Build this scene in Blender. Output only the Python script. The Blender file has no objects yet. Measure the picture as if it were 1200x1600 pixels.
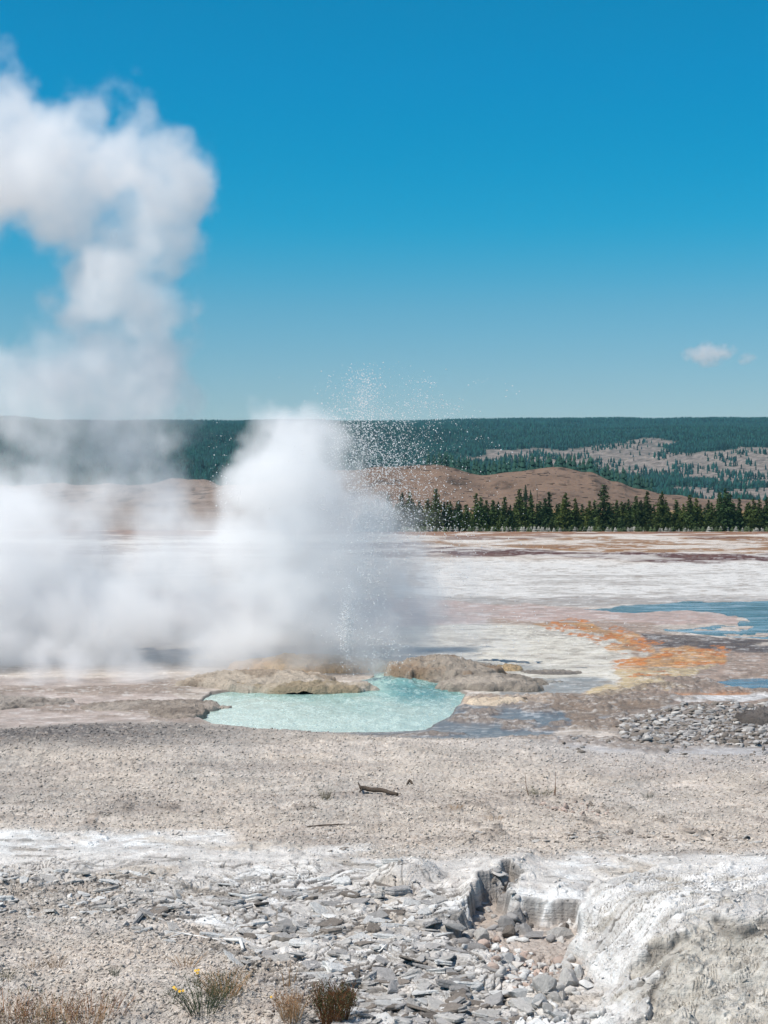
import bpy, math, random
import numpy as np
from mathutils import Vector, Matrix, Euler
R = math.radians
random.seed(7); rng = np.random.default_rng(11)
sc = bpy.context.scene; COL = sc.collection

# ------------------------------------------------------------------ camera
CAMZ = 4.0; F = 2500.0; HY = 808.0            # eye height (m), focal length and horizon row in 1200x1600 pixels
cd = bpy.data.cameras.new('camera'); cam = bpy.data.objects.new('camera', cd); COL.objects.link(cam)
cd.sensor_fit = 'VERTICAL'; cd.sensor_height = 24.0; cd.lens = 24.0 * F / 1600.0
cd.clip_start = 0.1; cd.clip_end = 60000.0
cam.location = (0, 0, CAMZ); cam.rotation_euler = (R(90) + math.atan((HY - 800) / F), 0, 0)
sc.camera = cam

# ------------------------------------------------------------------ light
SUN_EL, SUN_AZ = R(57), R(-118)               # azimuth measured from +Y (view direction), minus = left
sd = Vector((math.sin(SUN_AZ) * math.cos(SUN_EL), math.cos(SUN_AZ) * math.cos(SUN_EL), math.sin(SUN_EL)))
ld = bpy.data.lights.new('sun', 'SUN'); ld.energy = 4.6; ld.angle = R(0.5); ld.color = (1.0, 0.95, 0.88)
sun = bpy.data.objects.new('sun', ld); COL.objects.link(sun); sun.rotation_euler = sd.to_track_quat('Z', 'Y').to_euler()
w = bpy.data.worlds.new('World'); sc.world = w; w.use_nodes = True
nt = w.node_tree; nt.nodes.clear()
sky = nt.nodes.new('ShaderNodeTexSky'); sky.sky_type = 'NISHITA'; sky.sun_disc = False
sky.sun_elevation = SUN_EL; sky.sun_rotation = SUN_AZ; sky.altitude = 2200; sky.air_density = 1.0; sky.dust_density = 0.3; sky.ozone_density = 2.0
bg = nt.nodes.new('ShaderNodeBackground'); bg.inputs[1].default_value = 0.12
tc = nt.nodes.new('ShaderNodeTexCoord'); sp = nt.nodes.new('ShaderNodeSeparateXYZ')
nt.links.new(tc.outputs['Generated'], sp.inputs[0])
rmp = nt.nodes.new('ShaderNodeValToRGB'); rmp.color_ramp.interpolation = 'B_SPLINE'
TINT = [(0.0, (0.70, 0.60, 0.57)), (0.06, (0.78, 0.71, 0.63)), (0.13, (0.38, 0.78, 0.77)), (0.18, (0.0, 0.81, 0.89)), (0.27, (0.0, 0.83, 0.99)), (0.42, (0.0, 0.90, 1.18)), (0.50, (0.8, 0.85, 0.95)), (1.0, (1.0, 0.95, 0.92))]
for i, (p, c) in enumerate(TINT):
    e = rmp.color_ramp.elements[i] if i < 2 else rmp.color_ramp.elements.new(p)
    e.position = p; e.color = (*c, 1)
mx = nt.nodes.new('ShaderNodeMix'); mx.data_type = 'RGBA'; mx.blend_type = 'MULTIPLY'; mx.inputs[0].default_value = 1
nt.links.new(sp.outputs[2], rmp.inputs[0]); nt.links.new(sky.outputs[0], mx.inputs[6]); nt.links.new(rmp.outputs[0], mx.inputs[7])
nt.links.new(mx.outputs[2], bg.inputs[0])
wo = nt.nodes.new('ShaderNodeOutputWorld'); nt.links.new(bg.outputs[0], wo.inputs[0])
vs = sc.view_settings; vs.view_transform = 'Standard'; vs.look = 'None'; vs.exposure = 0.1; vs.gamma = 1.0; vs.use_curve_mapping = False
cy = sc.cycles
cy.use_adaptive_sampling = True; cy.adaptive_threshold = 0.015; cy.adaptive_min_samples = 16
cy.use_denoising = True; cy.denoiser = 'OPENIMAGEDENOISE'
cy.max_bounces = 18; cy.diffuse_bounces = 2; cy.glossy_bounces = 2; cy.transmission_bounces = 2; cy.transparent_max_bounces = 8
cy.volume_bounces = 16; cy.volume_step_rate = 2.0; cy.volume_max_steps = 256
cy.sample_clamp_indirect = 8

# ------------------------------------------------------------------ noise helpers
def _h(ix, iy, s):
    n = (ix.astype(np.int64) * 374761393 + iy.astype(np.int64) * 668265263 + s * 974634777) & 0xffffffff
    n = ((n ^ (n >> 13)) * 1274126177) & 0xffffffff
    n = (n ^ (n >> 16)) & 0xffffffff
    n = (n * 2246822519) & 0xffffffff
    return ((n ^ (n >> 15)) & 0xffffff) / float(0xffffff)
def vn(x, y, s=0):
    ix = np.floor(x); iy = np.floor(y); fx = x - ix; fy = y - iy
    fx = fx * fx * fx * (fx * (fx * 6 - 15) + 10); fy = fy * fy * fy * (fy * (fy * 6 - 15) + 10)
    a = _h(ix, iy, s); b = _h(ix + 1, iy, s); c = _h(ix, iy + 1, s); d = _h(ix + 1, iy + 1, s)
    return (a + (b - a) * fx) * (1 - fy) + (c + (d - c) * fx) * fy
def fbm(x, y, s=0, o=4, g=0.5):
    t = 0; a = 1; n = 0
    for k in range(o):
        t = t + a * vn(x * 2**k + k * 17.3, y * 2**k - k * 9.1, s + k); n += a; a *= g
    return t / n
def worley(x, y, s=0):
    ix = np.floor(x); iy = np.floor(y)
    f1 = np.full(x.shape, 9.0); f2 = np.full(x.shape, 9.0); idv = np.zeros(x.shape)
    for dx in (-1, 0, 1):
        for dy in (-1, 0, 1):
            cx = ix + dx; cy_ = iy + dy
            d = np.hypot(cx + _h(cx, cy_, s) - x, cy_ + _h(cx, cy_, s + 5) - y); r = _h(cx, cy_, s + 9)
            n = d < f1
            f2 = np.where(n, f1, np.minimum(f2, d)); idv = np.where(n, r, idv); f1 = np.where(n, d, f1)
    return f1, f2, idv
def ss(a, b, x):
    t = np.clip((x - a) / (b - a), 0, 1); return t * t * (3 - 2 * t)
def sdpoly(x, y, pts, ky=1.0):
    """signed distance to a polygon, positive inside"""
    n = len(pts); d = np.full(x.shape, 1e18); ins = np.zeros(x.shape, bool); Y = y * ky
    for i in range(n):
        ax, ay = pts[i]; bx, by = pts[(i + 1) % n]; ay *= ky; by *= ky
        ex, ey = bx - ax, by - ay; wx, wy = x - ax, Y - ay
        t = np.clip((wx * ex + wy * ey) / (ex * ex + ey * ey + 1e-9), 0, 1)
        d = np.minimum(d, (wx - ex * t)**2 + (wy - ey * t)**2)
        c = ((ay > Y) != (by > Y)) & (x < ex * (Y - ay) / (ey if abs(ey) > 1e-9 else 1e-9) + ax)
        ins ^= c
    return np.where(ins, 1, -1) * np.sqrt(d)
def at(px, py, z=0.0):
    """where the sight line of a photo pixel meets the height z"""
    d = (CAMZ - z) * F / (py - HY); return ((px - 600) / F * d, d, z)
def zat(py, D): return CAMZ + (HY - py) / F * D

# ------------------------------------------------------------------ mesh helpers
def link_mesh(name, V, Fc, mat, parent=None, smooth=False, col=None, extra=None):
    me = bpy.data.meshes.new(name); V = np.asarray(V, dtype=np.float32)
    if isinstance(Fc, np.ndarray):
        k = Fc.shape[1]; me.vertices.add(len(V)); me.vertices.foreach_set('co', V.ravel())
        me.loops.add(Fc.size); me.loops.foreach_set('vertex_index', Fc.ravel().astype(np.int32))
        me.polygons.add(len(Fc)); me.polygons.foreach_set('loop_start', np.arange(0, Fc.size, k, dtype=np.int32))
        me.update(calc_edges=True)
    else:
        me.from_pydata(V.tolist(), [], Fc); me.update()
    if smooth: me.polygons.foreach_set('use_smooth', np.ones(len(me.polygons), bool))
    if col is not None:
        a = me.color_attributes.new('Col', 'FLOAT_COLOR', 'POINT')
        c = np.ones((len(V), 4), np.float32); c[:, :3] = col; a.data.foreach_set('color', c.ravel())
    for k, v in (extra or {}).items():
        a = me.attributes.new(k, 'FLOAT', 'POINT'); a.data.foreach_set('value', np.asarray(v, np.float32).ravel())
    if mat: me.materials.append(mat)
    o = bpy.data.objects.new(name, me); COL.objects.link(o)
    if parent: o.parent = parent
    return o
def tag(o, label=None, cat=None, group=None, kind=None):
    if label: o['label'] = label
    if cat: o['category'] = cat
    if group: o['group'] = group
    if kind: o['kind'] = kind
    return o
def grid_faces(nr, nc):
    i = np.arange(nr - 1)[:, None] * nc + np.arange(nc - 1)[None, :]
    return np.stack([i, i + 1, i + nc + 1, i + nc], -1).reshape(-1, 4)
def replicate(V, Fc, mats, cols=None):
    """copies one small mesh many times: mats n x 3 x 4"""
    n = len(mats); V = np.asarray(V, float); m = len(V)
    W = np.einsum('nij,vj->nvi', mats[:, :, :3], V) + mats[:, None, :, 3]
    Fo = (np.asarray(Fc)[None] + (np.arange(n) * m)[:, None, None]).reshape(-1, np.asarray(Fc).shape[1])
    C = None if cols is None else np.repeat(cols, m, axis=0)
    return W.reshape(-1, 3), Fo, C
def xf(pos, scl, rz, tx=None, ty=None):
    """n x 3 x 4 matrices: scale (n x 3), tilt about x, y, turn about z"""
    n = len(pos); tx = np.zeros(n) if tx is None else tx; ty = np.zeros(n) if ty is None else ty
    M = np.zeros((n, 3, 3)); M[:, 0, 0] = scl[:, 0]; M[:, 1, 1] = scl[:, 1]; M[:, 2, 2] = scl[:, 2]
    def rot(a, i, j):
        Q = np.tile(np.eye(3), (n, 1, 1)); Q[:, i, i] = np.cos(a); Q[:, j, j] = np.cos(a); Q[:, i, j] = -np.sin(a); Q[:, j, i] = np.sin(a); return Q
    M = rot(rz, 0, 1) @ rot(tx, 1, 2) @ rot(ty, 0, 2) @ M
    return np.concatenate([M, np.asarray(pos)[:, :, None]], 2)
def tube(pts, rad, n=6):
    P = np.array(pts, float); V = []; Fc = []
    for i, p in enumerate(P):
        t = P[min(i + 1, len(P) - 1)] - P[max(i - 1, 0)]; t /= (np.linalg.norm(t) + 1e-9)
        u = np.cross(t, (0.3, 0.2, 1.0) if abs(t[2]) < .9 else (1, 0, 0)); u /= np.linalg.norm(u); v = np.cross(t, u)
        r = rad[i] if hasattr(rad, '__len__') else rad
        for k in range(n): a = 2 * math.pi * k / n; V.append(p + r * (math.cos(a) * u + math.sin(a) * v))
    for i in range(len(P) - 1):
        for k in range(n): a = i * n + k; b = i * n + (k + 1) % n; Fc.append((a, b, b + n, a + n))
    Fc.append(tuple(range(n))[::-1]); Fc.append(tuple(range((len(P) - 1) * n, len(P) * n)))
    return V, Fc
class MB:
    def __init__(s): s.V = []; s.F = []
    def add(s, V, Fc):
        b = len(s.V); s.V += [tuple(v) for v in V]; s.F += [tuple(i + b for i in f) for f in Fc]
    def build(s, name, mat, parent=None, smooth=False): return link_mesh(name, np.array(s.V), s.F, mat, parent, smooth)

# ------------------------------------------------------------------ materials
class NT:
    def __init__(s, name):
        s.m = bpy.data.materials.new(name); s.m.use_nodes = True; s.t = s.m.node_tree; s.t.nodes.clear()
        s.out = s.n('OutputMaterial')
    def n(s, ty, **kw):
        x = s.t.nodes.new('ShaderNode' + ty)
        for k, v in kw.items(): setattr(x, k, v)
        return x
    def l(s, a, b): s.t.links.new(a, b)
    def noise(s, scale, detail=4, rough=0.55, vec=None, dist=0.0):
        x = s.n('TexNoise'); x.inputs['Scale'].default_value = scale; x.inputs['Detail'].default_value = detail
        x.inputs['Roughness'].default_value = rough; x.inputs['Distortion'].default_value = dist
        if vec is not None: s.l(vec, x.inputs['Vector'])
        return x.outputs[0]
    def rng(s, v, a, b, c, d):
        x = s.n('MapRange'); s.l(v, x.inputs[0])
        for i, k in enumerate((a, b, c, d)): x.inputs[i + 1].default_value = k
        return x.outputs[0]
    def math(s, op, a, b=None):
        x = s.n('Math', operation=op)
        for i, k in enumerate((a, b)):
            if k is None: continue
            if isinstance(k, (int, float)): x.inputs[i].default_value = k
            else: s.l(k, x.inputs[i])
        return x.outputs[0]
    def mul(s, colr, val):
        x = s.n('VectorMath', operation='SCALE'); s.l(colr, x.inputs[0]); s.l(val, x.inputs['Scale']); return x.outputs[0]
    def mix(s, f, a, b):
        x = s.n('Mix', data_type='RGBA')
        for i, k in ((0, f), (6, a), (7, b)):
            if isinstance(k, (int, float)): x.inputs[i].default_value = k
            elif isinstance(k, tuple): x.inputs[i].default_value = (*k, 1)
            else: s.l(k, x.inputs[i])
        return x.outputs[2]
    def bump(s, h, st, dist, prev=None):
        x = s.n('Bump'); x.inputs['Distance'].default_value = dist
        if isinstance(st, (int, float)): x.inputs['Strength'].default_value = st
        else: s.l(st, x.inputs['Strength'])
        s.l(h, x.inputs['Height'])
        if prev is not None: s.l(prev, x.inputs['Normal'])
        return x.outputs[0]
    def bsdf(s, col, rough=0.9, nrm=None, spec=0.3, **kw):
        b = s.n('BsdfPrincipled')
        if isinstance(col, tuple): b.inputs['Base Color'].default_value = (*col, 1)
        else: s.l(col, b.inputs['Base Color'])
        for k, v in [('Roughness', rough), ('Specular IOR Level', spec)] + list(kw.items()):
            if isinstance(v, (int, float)): b.inputs[k].default_value = v
            elif isinstance(v, tuple): b.inputs[k].default_value = v
            else: s.l(v, b.inputs[k])
        if nrm is not None: s.l(nrm, b.inputs['Normal'])
        s.l(b.outputs[0], s.out.inputs[0]); return b
def attr_mat(name, v1, s1, s2, bumps, rough=0.92, wet=False, objrand=0.0, flat=None, spec=0.25):
    t = NT(name)
    if flat is None: a = t.n('Attribute', attribute_name='Col').outputs[0]
    else:
        c = t.n('RGB'); c.outputs[0].default_value = (*flat, 1); a = c.outputs[0]
    pos = t.n('TexCoord').outputs['Object']
    n1 = t.noise(s1, 5, 0.6, pos); n2 = t.noise(s2, 4, 0.65, pos)
    f = t.math('MULTIPLY', t.rng(n1, 0.3, 0.7, 1 - v1, 1 + v1), t.rng(n2, 0.3, 0.7, 1 - v1 * .8, 1 + v1 * .8))
    if objrand:
        oi = t.n('ObjectInfo').outputs['Random']; f = t.math('MULTIPLY', f, t.rng(oi, 0, 1, 1 - objrand, 1 + objrand))
    c = t.mul(a, f)
    r = rough
    st = 1.0
    if wet:
        wt = t.n('Attribute', attribute_name='wet').outputs['Fac']; r = t.rng(wt, 0, 1, rough, 0.12); st = t.rng(wt, 0, 1, 1.0, 0.12)
    if wet:      # thin layers of sinter show as level bands on every cut face
        mp = t.n('Mapping'); mp.inputs['Scale'].default_value = (1.2, 1.2, 34); t.l(pos, mp.inputs[0]); sb = t.noise(1.0, 4, .6, mp.outputs[0]); c = t.mul(c, t.rng(sb, .35, .65, .84, 1.16))
    nr = None
    if wet: nr = t.bump(sb, .6, .03, None)
    for sc_, d in bumps: nr = t.bump(t.noise(sc_, 4, 0.6, pos), st, d, nr)
    t.bsdf(c, r, nr, spec)
    return t.m
M = {}
M['ground'] = attr_mat('ground_sinter', 0.10, 6.0, 60.0, [(9.0, 0.035), (45.0, 0.016)], wet=True, spec=0.4)
M['slab'] = attr_mat('slab_rock', 0.14, 4.0, 30.0, [(10.0, 0.02), (60.0, 0.008)], objrand=0.16)
M['mound'] = attr_mat('mound_sinter', 0.14, 3.0, 22.0, [(5.0, 0.08), (22.0, 0.05), (70., .02)], rough=0.75)
M['hill'] = attr_mat('hill_soil', 0.12, 0.02, 0.15, [(0.05, 4.0), (0.4, 0.8)])
M['pebble'] = attr_mat('pebble_gravel', 0.10, 6.0, 40.0, [(60.0, 0.006)])
def veg(name, c, v=0.3, rough=0.8, sc_=0.5, hue=None, trans=0.0):
    t = NT(name); pos = t.n('TexCoord').outputs['Object']; oi = t.n('ObjectInfo').outputs['Random']
    n = t.noise(sc_, 3, 0.6, pos)
    f = t.math('MULTIPLY', t.rng(n, 0.3, 0.7, 1 - v, 1 + v), t.rng(oi, 0, 1, 0.75, 1.3))
    cc = t.n('RGB'); cc.outputs[0].default_value = (*c, 1); a = cc.outputs[0]
    if hue is not None:
        a = t.mix(t.rng(t.noise(7.31, 0, 0, oi), 0.4, 0.65, 0, 1), c, hue)
    t.bsdf(t.mul(a, f), rough, None, 0.2)
    return t.m
M['needle'] = veg('pine_needles', (0.040, 0.075, 0.024), 0.35, sc_=0.8, hue=(0.075, 0.095, 0.02))
M['needle_far'] = veg('far_pine_needles', (0.020, 0.062, 0.045), 0.3, sc_=0.3)
M['forest'] = attr_mat('forest_needles', 0.2, 0.02, 0.2, [])
M['bark'] = veg('bark', (0.13, 0.10, 0.075), 0.3, 0.9, 4)
M['wood'] = attr_mat('weathered_wood', 0.3, 8.0, 60.0, [(40.0, 0.01)], flat=(0.085, 0.065, 0.05))
M['palewood'] = attr_mat('bleached_wood', 0.1, 8.0, 60.0, [(40.0, 0.005)], flat=(0.72, 0.70, 0.66))
M['greywood'] = attr_mat('grey_wood', 0.25, 8.0, 60.0, [(40.0, 0.01)], flat=(0.2, 0.18, 0.155))
M['twig'] = veg('dry_twigs', (0.24, 0.11, 0.05), 0.4, 0.9, 20)
M['straw'] = veg('dry_straw', (0.42, 0.27, 0.15), 0.35, 0.9, 20)
M['sage'] = veg('olive_leaves', (0.10, 0.10, 0.045), 0.35, 0.9, 20)
M['darkgreen'] = veg('dark_green_leaves', (0.035, 0.055, 0.03), 0.35, 0.9, 20)
M['petal'] = veg('yellow_petals', (0.85, 0.50, 0.03), 0.1, 0.7, 20)

# ------------------------------------------------------------------ ground relief and colours
def L(r, g, b):   # photograph colour of a sunlit surface -> base colour
    f = lambda v: (v / 255 / 12.92) if v / 255 < 0.04045 else ((v / 255 + .055) / 1.055)**2.4
    return np.array([f(r), f(g), f(b)]) * 0.86
# foreground sheets of broken sinter (photo outline on the ground plane)
PL_WHITE = [(-300, 1300), (0, 1296), (150, 1294), (330, 1304), (470, 1330), (640, 1345), (860, 1345), (1000, 1335), (1500, 1330), (1500, 1800), (560, 1800), (520, 1560), (440, 1500), (300, 1440), (220, 1400), (120, 1372), (-300, 1390)]
PL_PLATES = [(-300, 1350), (80, 1350), (300, 1375), (460, 1350), (640, 1370), (760, 1420), (900, 1500), (960, 1620), (900, 1800), (560, 1800), (460, 1590), (420, 1530), (300, 1490), (180, 1450), (60, 1440), (-300, 1450)]
PL_BASIN = [(700, 1455), (735, 1395), (790, 1376), (815, 1410), (868, 1418), (890, 1442), (905, 1470), (915, 1510), (960, 1560), (960, 1660), (860, 1640), (800, 1540), (745, 1490), (708, 1475)]
PL_DOME = [(880, 1450), (930, 1390), (1020, 1365), (1200, 1352), (1600, 1350), (1600, 1800), (1040, 1800), (960, 1640), (930, 1560), (905, 1500)]
PL_CAVE = [(1005, 1800), (985, 1640), (1000, 1580), (1050, 1545), (1120, 1530), (1200, 1533), (1600, 1540), (1600, 1800)]
PL_POOL = [(290, 1110), (330, 1080), (400, 1074), (560, 1076), (585, 1056), (640, 1050), (700, 1066), (728, 1082), (722, 1098), (700, 1118), (664, 1138), (600, 1144), (500, 1144), (400, 1140), (335, 1130)]
PL_STREAM = [(900, 951), (980, 945), (1080, 942), (1500, 938), (1500, 1006), (1190, 1000), (1110, 992), (1040, 984), (1110, 980), (1150, 973), (1165, 963), (1100, 956), (980, 954)]
PL_POND = [(1115, 1066), (1150, 1060), (1400, 1055), (1400, 1080), (1160, 1076)]
ZONES = [  # outline, colour, edge softness, warp, wet
    ([(-400, 700), (1600, 700), (1600, 837), (-400, 836)], (148, 110, 84), 3, 3, 0),
    ([(-400, 836), (1600, 837), (1600, 846), (-400, 845)], (205, 192, 178), 2, 5, 0),
    ([(640, 848), (820, 841), (1600, 838), (1600, 866), (1000, 862), (760, 856)], (150, 112, 76), 3, 7, 0),
    ([(-400, 846), (640, 848), (640, 870), (-400, 868)], (160, 140, 125), 3, 7, 0),
    ([(630, 860), (740, 855), (900, 862), (1050, 864), (1600, 866), (1600, 886), (1080, 880), (920, 872), (740, 866)], (92, 52, 38), 2, 5, .3),
    ([(655, 886), (740, 881), (825, 884), (800, 892), (700, 894), (660, 892)], (205, 108, 78), 2.5, 4, .2),
    ([(740, 889), (820, 885), (1100, 886), (1150, 889), (900, 891)], (120, 124, 128), 1.5, 3, .7),
    ([(640, 880), (820, 876), (1600, 884), (1600, 942), (900, 938), (640, 932)], (216, 212, 206), 4, 8, 0),
    ([(640, 930), (900, 932), (1600, 936), (1600, 946), (640, 946)], (172, 166, 160), 4, 7, .2),
    ([(-400, 900), (740, 940), (920, 950), (1150, 958), (1160, 972), (980, 982), (740, 976), (-400, 990)], (188, 164, 152), 4, 5, .45),
    ([(780, 968), (1000, 972), (1060, 990), (1180, 1010), (1500, 1030), (1500, 1130), (940, 1120), (830, 1040), (760, 1000)], (168, 148, 134), 6, 10, 0),
    ([(640, 975), (860, 978), (930, 986), (985, 1010), (1000, 1040), (960, 1072), (900, 1082), (800, 1084), (600, 1060), (600, 1000)], (214, 208, 194), 6, 6, .22),
    ([(780, 1060), (920, 1058), (970, 1068), (900, 1084), (800, 1086)], (160, 158, 152), 5, 4, .6),
    ([(850, 976), (930, 975), (975, 988), (1000, 1004), (1020, 1020), (985, 1016), (950, 1000), (900, 984)], (192, 146, 96), 3, 8, .1),
    ([(985, 1022), (1050, 1012), (1120, 1022), (1125, 1036), (1060, 1046), (1000, 1050), (970, 1046)], (198, 152, 102), 4, 9, .1),
    ([(960, 1044), (1020, 1048), (1090, 1046), (1060, 1064), (1010, 1084), (940, 1092), (860, 1098), (930, 1080), (985, 1062)], (198, 178, 142), 5, 8, 0),
    ([(1020, 1086), (1180, 1080), (1180, 1086), (1060, 1090)], (205, 150, 110), 4, 6, 0),
    ([(985, 986), (1100, 996), (1190, 1006), (1500, 1010), (1500, 1022), (1100, 1016), (1010, 1010)], (92, 82, 78), 3, 8, .35),
    ([(860, 1080), (980, 1092), (1060, 1100), (1080, 1122), (960, 1142), (860, 1136), (850, 1110)], (140, 122, 106), 6, 8, 0),
    ([(1040, 1090), (1200, 1084), (1300, 1086), (1180, 1094), (1050, 1098)], (224, 222, 220), 2, 3, 0),
    ([(960, 1120), (1060, 1102), (1500, 1092), (1500, 1180), (1180, 1172), (960, 1160)], (140, 138, 138), 8, 10, 0),
    ([(730, 1088), (860, 1086), (860, 1098), (740, 1102)], (205, 182, 158), 3, 4, .2),
    ([(640, 1118), (740, 1102), (860, 1100), (900, 1130), (860, 1150), (700, 1160), (300, 1160), (180, 1146), (330, 1140), (560, 1148)], (116, 112, 110), 4, 4, .8),
    ([(-400, 1056), (240, 1060), (330, 1108), (320, 1146), (100, 1140), (-400, 1130)], (184, 168, 158), 4, 5, .35),
    ([(850, 1150), (1000, 1166), (1500, 1176), (1500, 1190), (1060, 1186), (800, 1166)], (186, 182, 180), 4, 5, .1),
]
def ground(X, Y, colour=True):
    X = np.asarray(X, float); Y = np.asarray(Y, float)
    d = np.maximum(Y, 3.0); px = 600 + F * X / d; py = HY + CAMZ * F / d
    near = ss(200, 60, d)
    z = (fbm(X * 0.35, Y * 0.35, 3, 4) - 0.5) * 0.10 * near * ss(60, 30, d)
    z += (fbm(X * 3, Y * 3, 8, 2) - 0.5) * 0.02 * near
    wx = (fbm(X * 0.9, Y * 0.9, 21, 4) - 0.5); wy = (fbm(X * 0.9, Y * 0.9, 25, 4) - 0.5)
    wxs = (fbm(px * 0.018, py * 0.05, 61, 4) - 0.5); wys = (fbm(px * 0.012, py * 0.09, 65, 5) - 0.5)
    # granular gravel everywhere near
    f1, f2, idv = worley(X * 17, Y * 13, 31)
    g = 1 - np.clip(f1 * 1.5, 0, 1)**2
    gravel = ss(1128, 1142, py + 14 * (vn(px * 0.006, py * 0.0, 4) - 0.5) - 22 * ss(300, 700, px) - 24 * ss(760, 1000, px))
    smoothz = ss(-10, 12, sdpoly(px + 120 * wxs, py + 40 * wys, PL_WHITE))
    z += g * (0.5 + idv) * 0.015 * gravel * (1 - 0.72 * smoothz)
    # crunchy ridges on the flats by the pool
    rid = ss(0.50, 0.62, fbm(px * 0.011, py * 0.075, 77, 4)) * ss(1040, 1065, py) * (1 - gravel) * ss(-2, -14, sdpoly(px, py, PL_POOL, 1.4))
    f1b, f2b, idb = worley(X * 8, Y * 4, 35)
    z += rid * (0.02 + 0.045 * (1 - f1b) * (0.4 + idb)) * ss(1120, 1080, np.where(px > 700, 1000, 1100) + 0 * py)
    granz = ss(-12, 12, sdpoly(px + 60 * wxs, py + 20 * wys, [(760, 990), (900, 975), (1500, 985), (1500, 1180), (960, 1165), (850, 1110), (1000, 1070), (1000, 1020)]))
    z += granz * (0.01 + 0.014 * np.clip(1 - f1b * f1b, 0, 1) * (0.3 + idb)) * (0.4 + 0.9 * fbm(px * .02, py * .1, 83, 3)) * ss(-4, -12, sdpoly(px, py, PL_STREAM, 2)) * ss(-2, -10, sdpoly(px, py, PL_POND, 2))
    # layered plates: smooth field cut into steps with ragged edges
    plates = ss(-26, 20, sdpoly(px + 130 * wxs, py + 40 * wys, PL_PLATES))
    q = (fbm(X * 1.1 + wx, Y * 0.8 + wy, 41, 3, 0.5) - 0.5) * 0.5 + 0.035 * (Y - 16) + 0.03 * (fbm(X * 4, Y * 4, 44, 2) - 0.5)
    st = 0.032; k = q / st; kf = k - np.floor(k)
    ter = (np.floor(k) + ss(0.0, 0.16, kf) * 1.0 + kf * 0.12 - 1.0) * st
    zp = ter - q
    f1c, f2c, idc = worley(X * 2.6 + 1.6 * wx, Y * 2.3 + 1.6 * wy, 51)
    crack = ss(0.0, 0.10, f2c - f1c)
    f1d, f2d, idd = worley(X * 8 + 2 * wx, Y * 6 + 2 * wy, 53)
    patch = ss(0.42, 0.56, fbm(X * 0.7, Y * 0.5, 57, 3))
    zp = zp + (idc - 0.5) * 0.034 * crack - (1 - crack) * 0.01 + patch * ((idd - 0.5) * 0.03 - (1 - ss(0, .16, f2d - f1d)) * .010)
    z += plates * zp * 1.0
    # white dome at the lower right, layered, with a scooped rough face below it
    wd = sdpoly(px + 50 * wxs, py + 24 * wys, PL_DOME)
    dome = ss(-6, 150, wd)
    u = (px - 900) * 0.45 + (py - 1540) * 1.0    # strata run up to the right
    strat = fbm(px * 0.004 + .8 * wxs, u * 0.034 + .7 * wys, 91, 2, .45)
    domez = 0.46 * dome**0.9 + 0.05 * ss(-2, 14, wd)
    sk = strat / 0.05; skf = sk - np.floor(sk)
    domez += ss(0, 30, wd) * ((ss(0, .22, skf) - skf) * 0.035 + (fbm(X * 5, Y * 5, 93, 2, .5) - .5) * 0.03)
    wc = sdpoly(px + 130 * wxs + 40 * wx, py + 70 * wys + 30 * wy, PL_CAVE)
    cave = ss(-5, 10, wc)
    f1e, f2e, ide = worley(X * 6, Y * 6, 95)
    domez -= cave * (0.10 + 0.30 * ss(0, 140, wc)) - cave * ((fbm(X * 3, Y * 3, 97, 2, .5) - .5) * .12 + .03 * (1 - f1e * f1e) + .015 * (1 - f1e))
    z += domez
    # hollow with a broken scarp behind it
    wb = sdpoly(px + 90 * wxs + 34 * (fbm(X * 2.4, Y * 2.4, 99, 2) - .5), py + 30 * wys + 24 * (fbm(X * 2.4, Y * 2.4, 98, 2) - .5), PL_BASIN)
    bs = ss(-3, 9, wb); rim = ss(-60, 0, wb) * (1 - bs) * ss(1450, 1395, py)
    z += rim * 0.09 - bs * 0.19 * ss(1560, 1425, py) * (1 - dome * .6) + bs * g * 0.008
    blk = ss(-26, -4, wb) * (1 - ss(8, 22, wb)) * ss(1450, 1420, py)
    z += blk * ((np.round(fbm(X * 3, Y * 3, 101, 1) * 4) / 4 - .5) * .10)
    # hump behind the plates
    hx, hy, _ = at(636, 1372); hd = np.hypot((X - hx) / 0.42, (Y - hy) / 0.55)
    z += 0.16 * ss(1.15, 0.35, hd + 0.3 * wx)
    z += 0.05 * ss(0.3, 0.8, fbm(X * .5, Y * .5, 107, 2)) * gravel + gravel * .03 * ss(.6, .72, fbm(X * 1.6, Y * 1.1, 185, 5, .65))
    # pool and streams
    wp = sdpoly(px + 14 * wxs, py + 6 * wys, PL_POOL, 1.6)
    z = z * (1 - ss(-3, 2, wp)) - 0.35 * ss(-1.5, 8, wp)
    for P in (PL_STREAM, PL_POND):
        a = sdpoly(px + 60 * wxs, py + 14 * wys, P, 2.0) - (24 * ss(.52, .62, fbm(px * .02, py * .25, 181, 4, .6)) * ss(960, 980, py) if P is PL_STREAM else 0); z = z * (1 - ss(-5, 1, a)) - 0.06 * ss(-2, 5, a)
    z = z - 0.25 * ss(500, 900, d)
    if not colour: return z
    # ---------------- colours
    C = np.zeros(X.shape + (3,)) + L(196, 184, 172)
    wet = np.zeros(X.shape)
    def lay(m, c, wv=None):
        nonlocal C, wet
        m = np.clip(m, 0, 1)
        C = C * (1 - m[..., None]) + (c if np.ndim(c) > 1 else np.array(c)[None]) * m[..., None] if C.ndim == 2 else C * (1 - m[..., None]) + np.array(c) * m[..., None]
        if wv is not None: wet = wet * (1 - m) + wv * m
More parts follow.
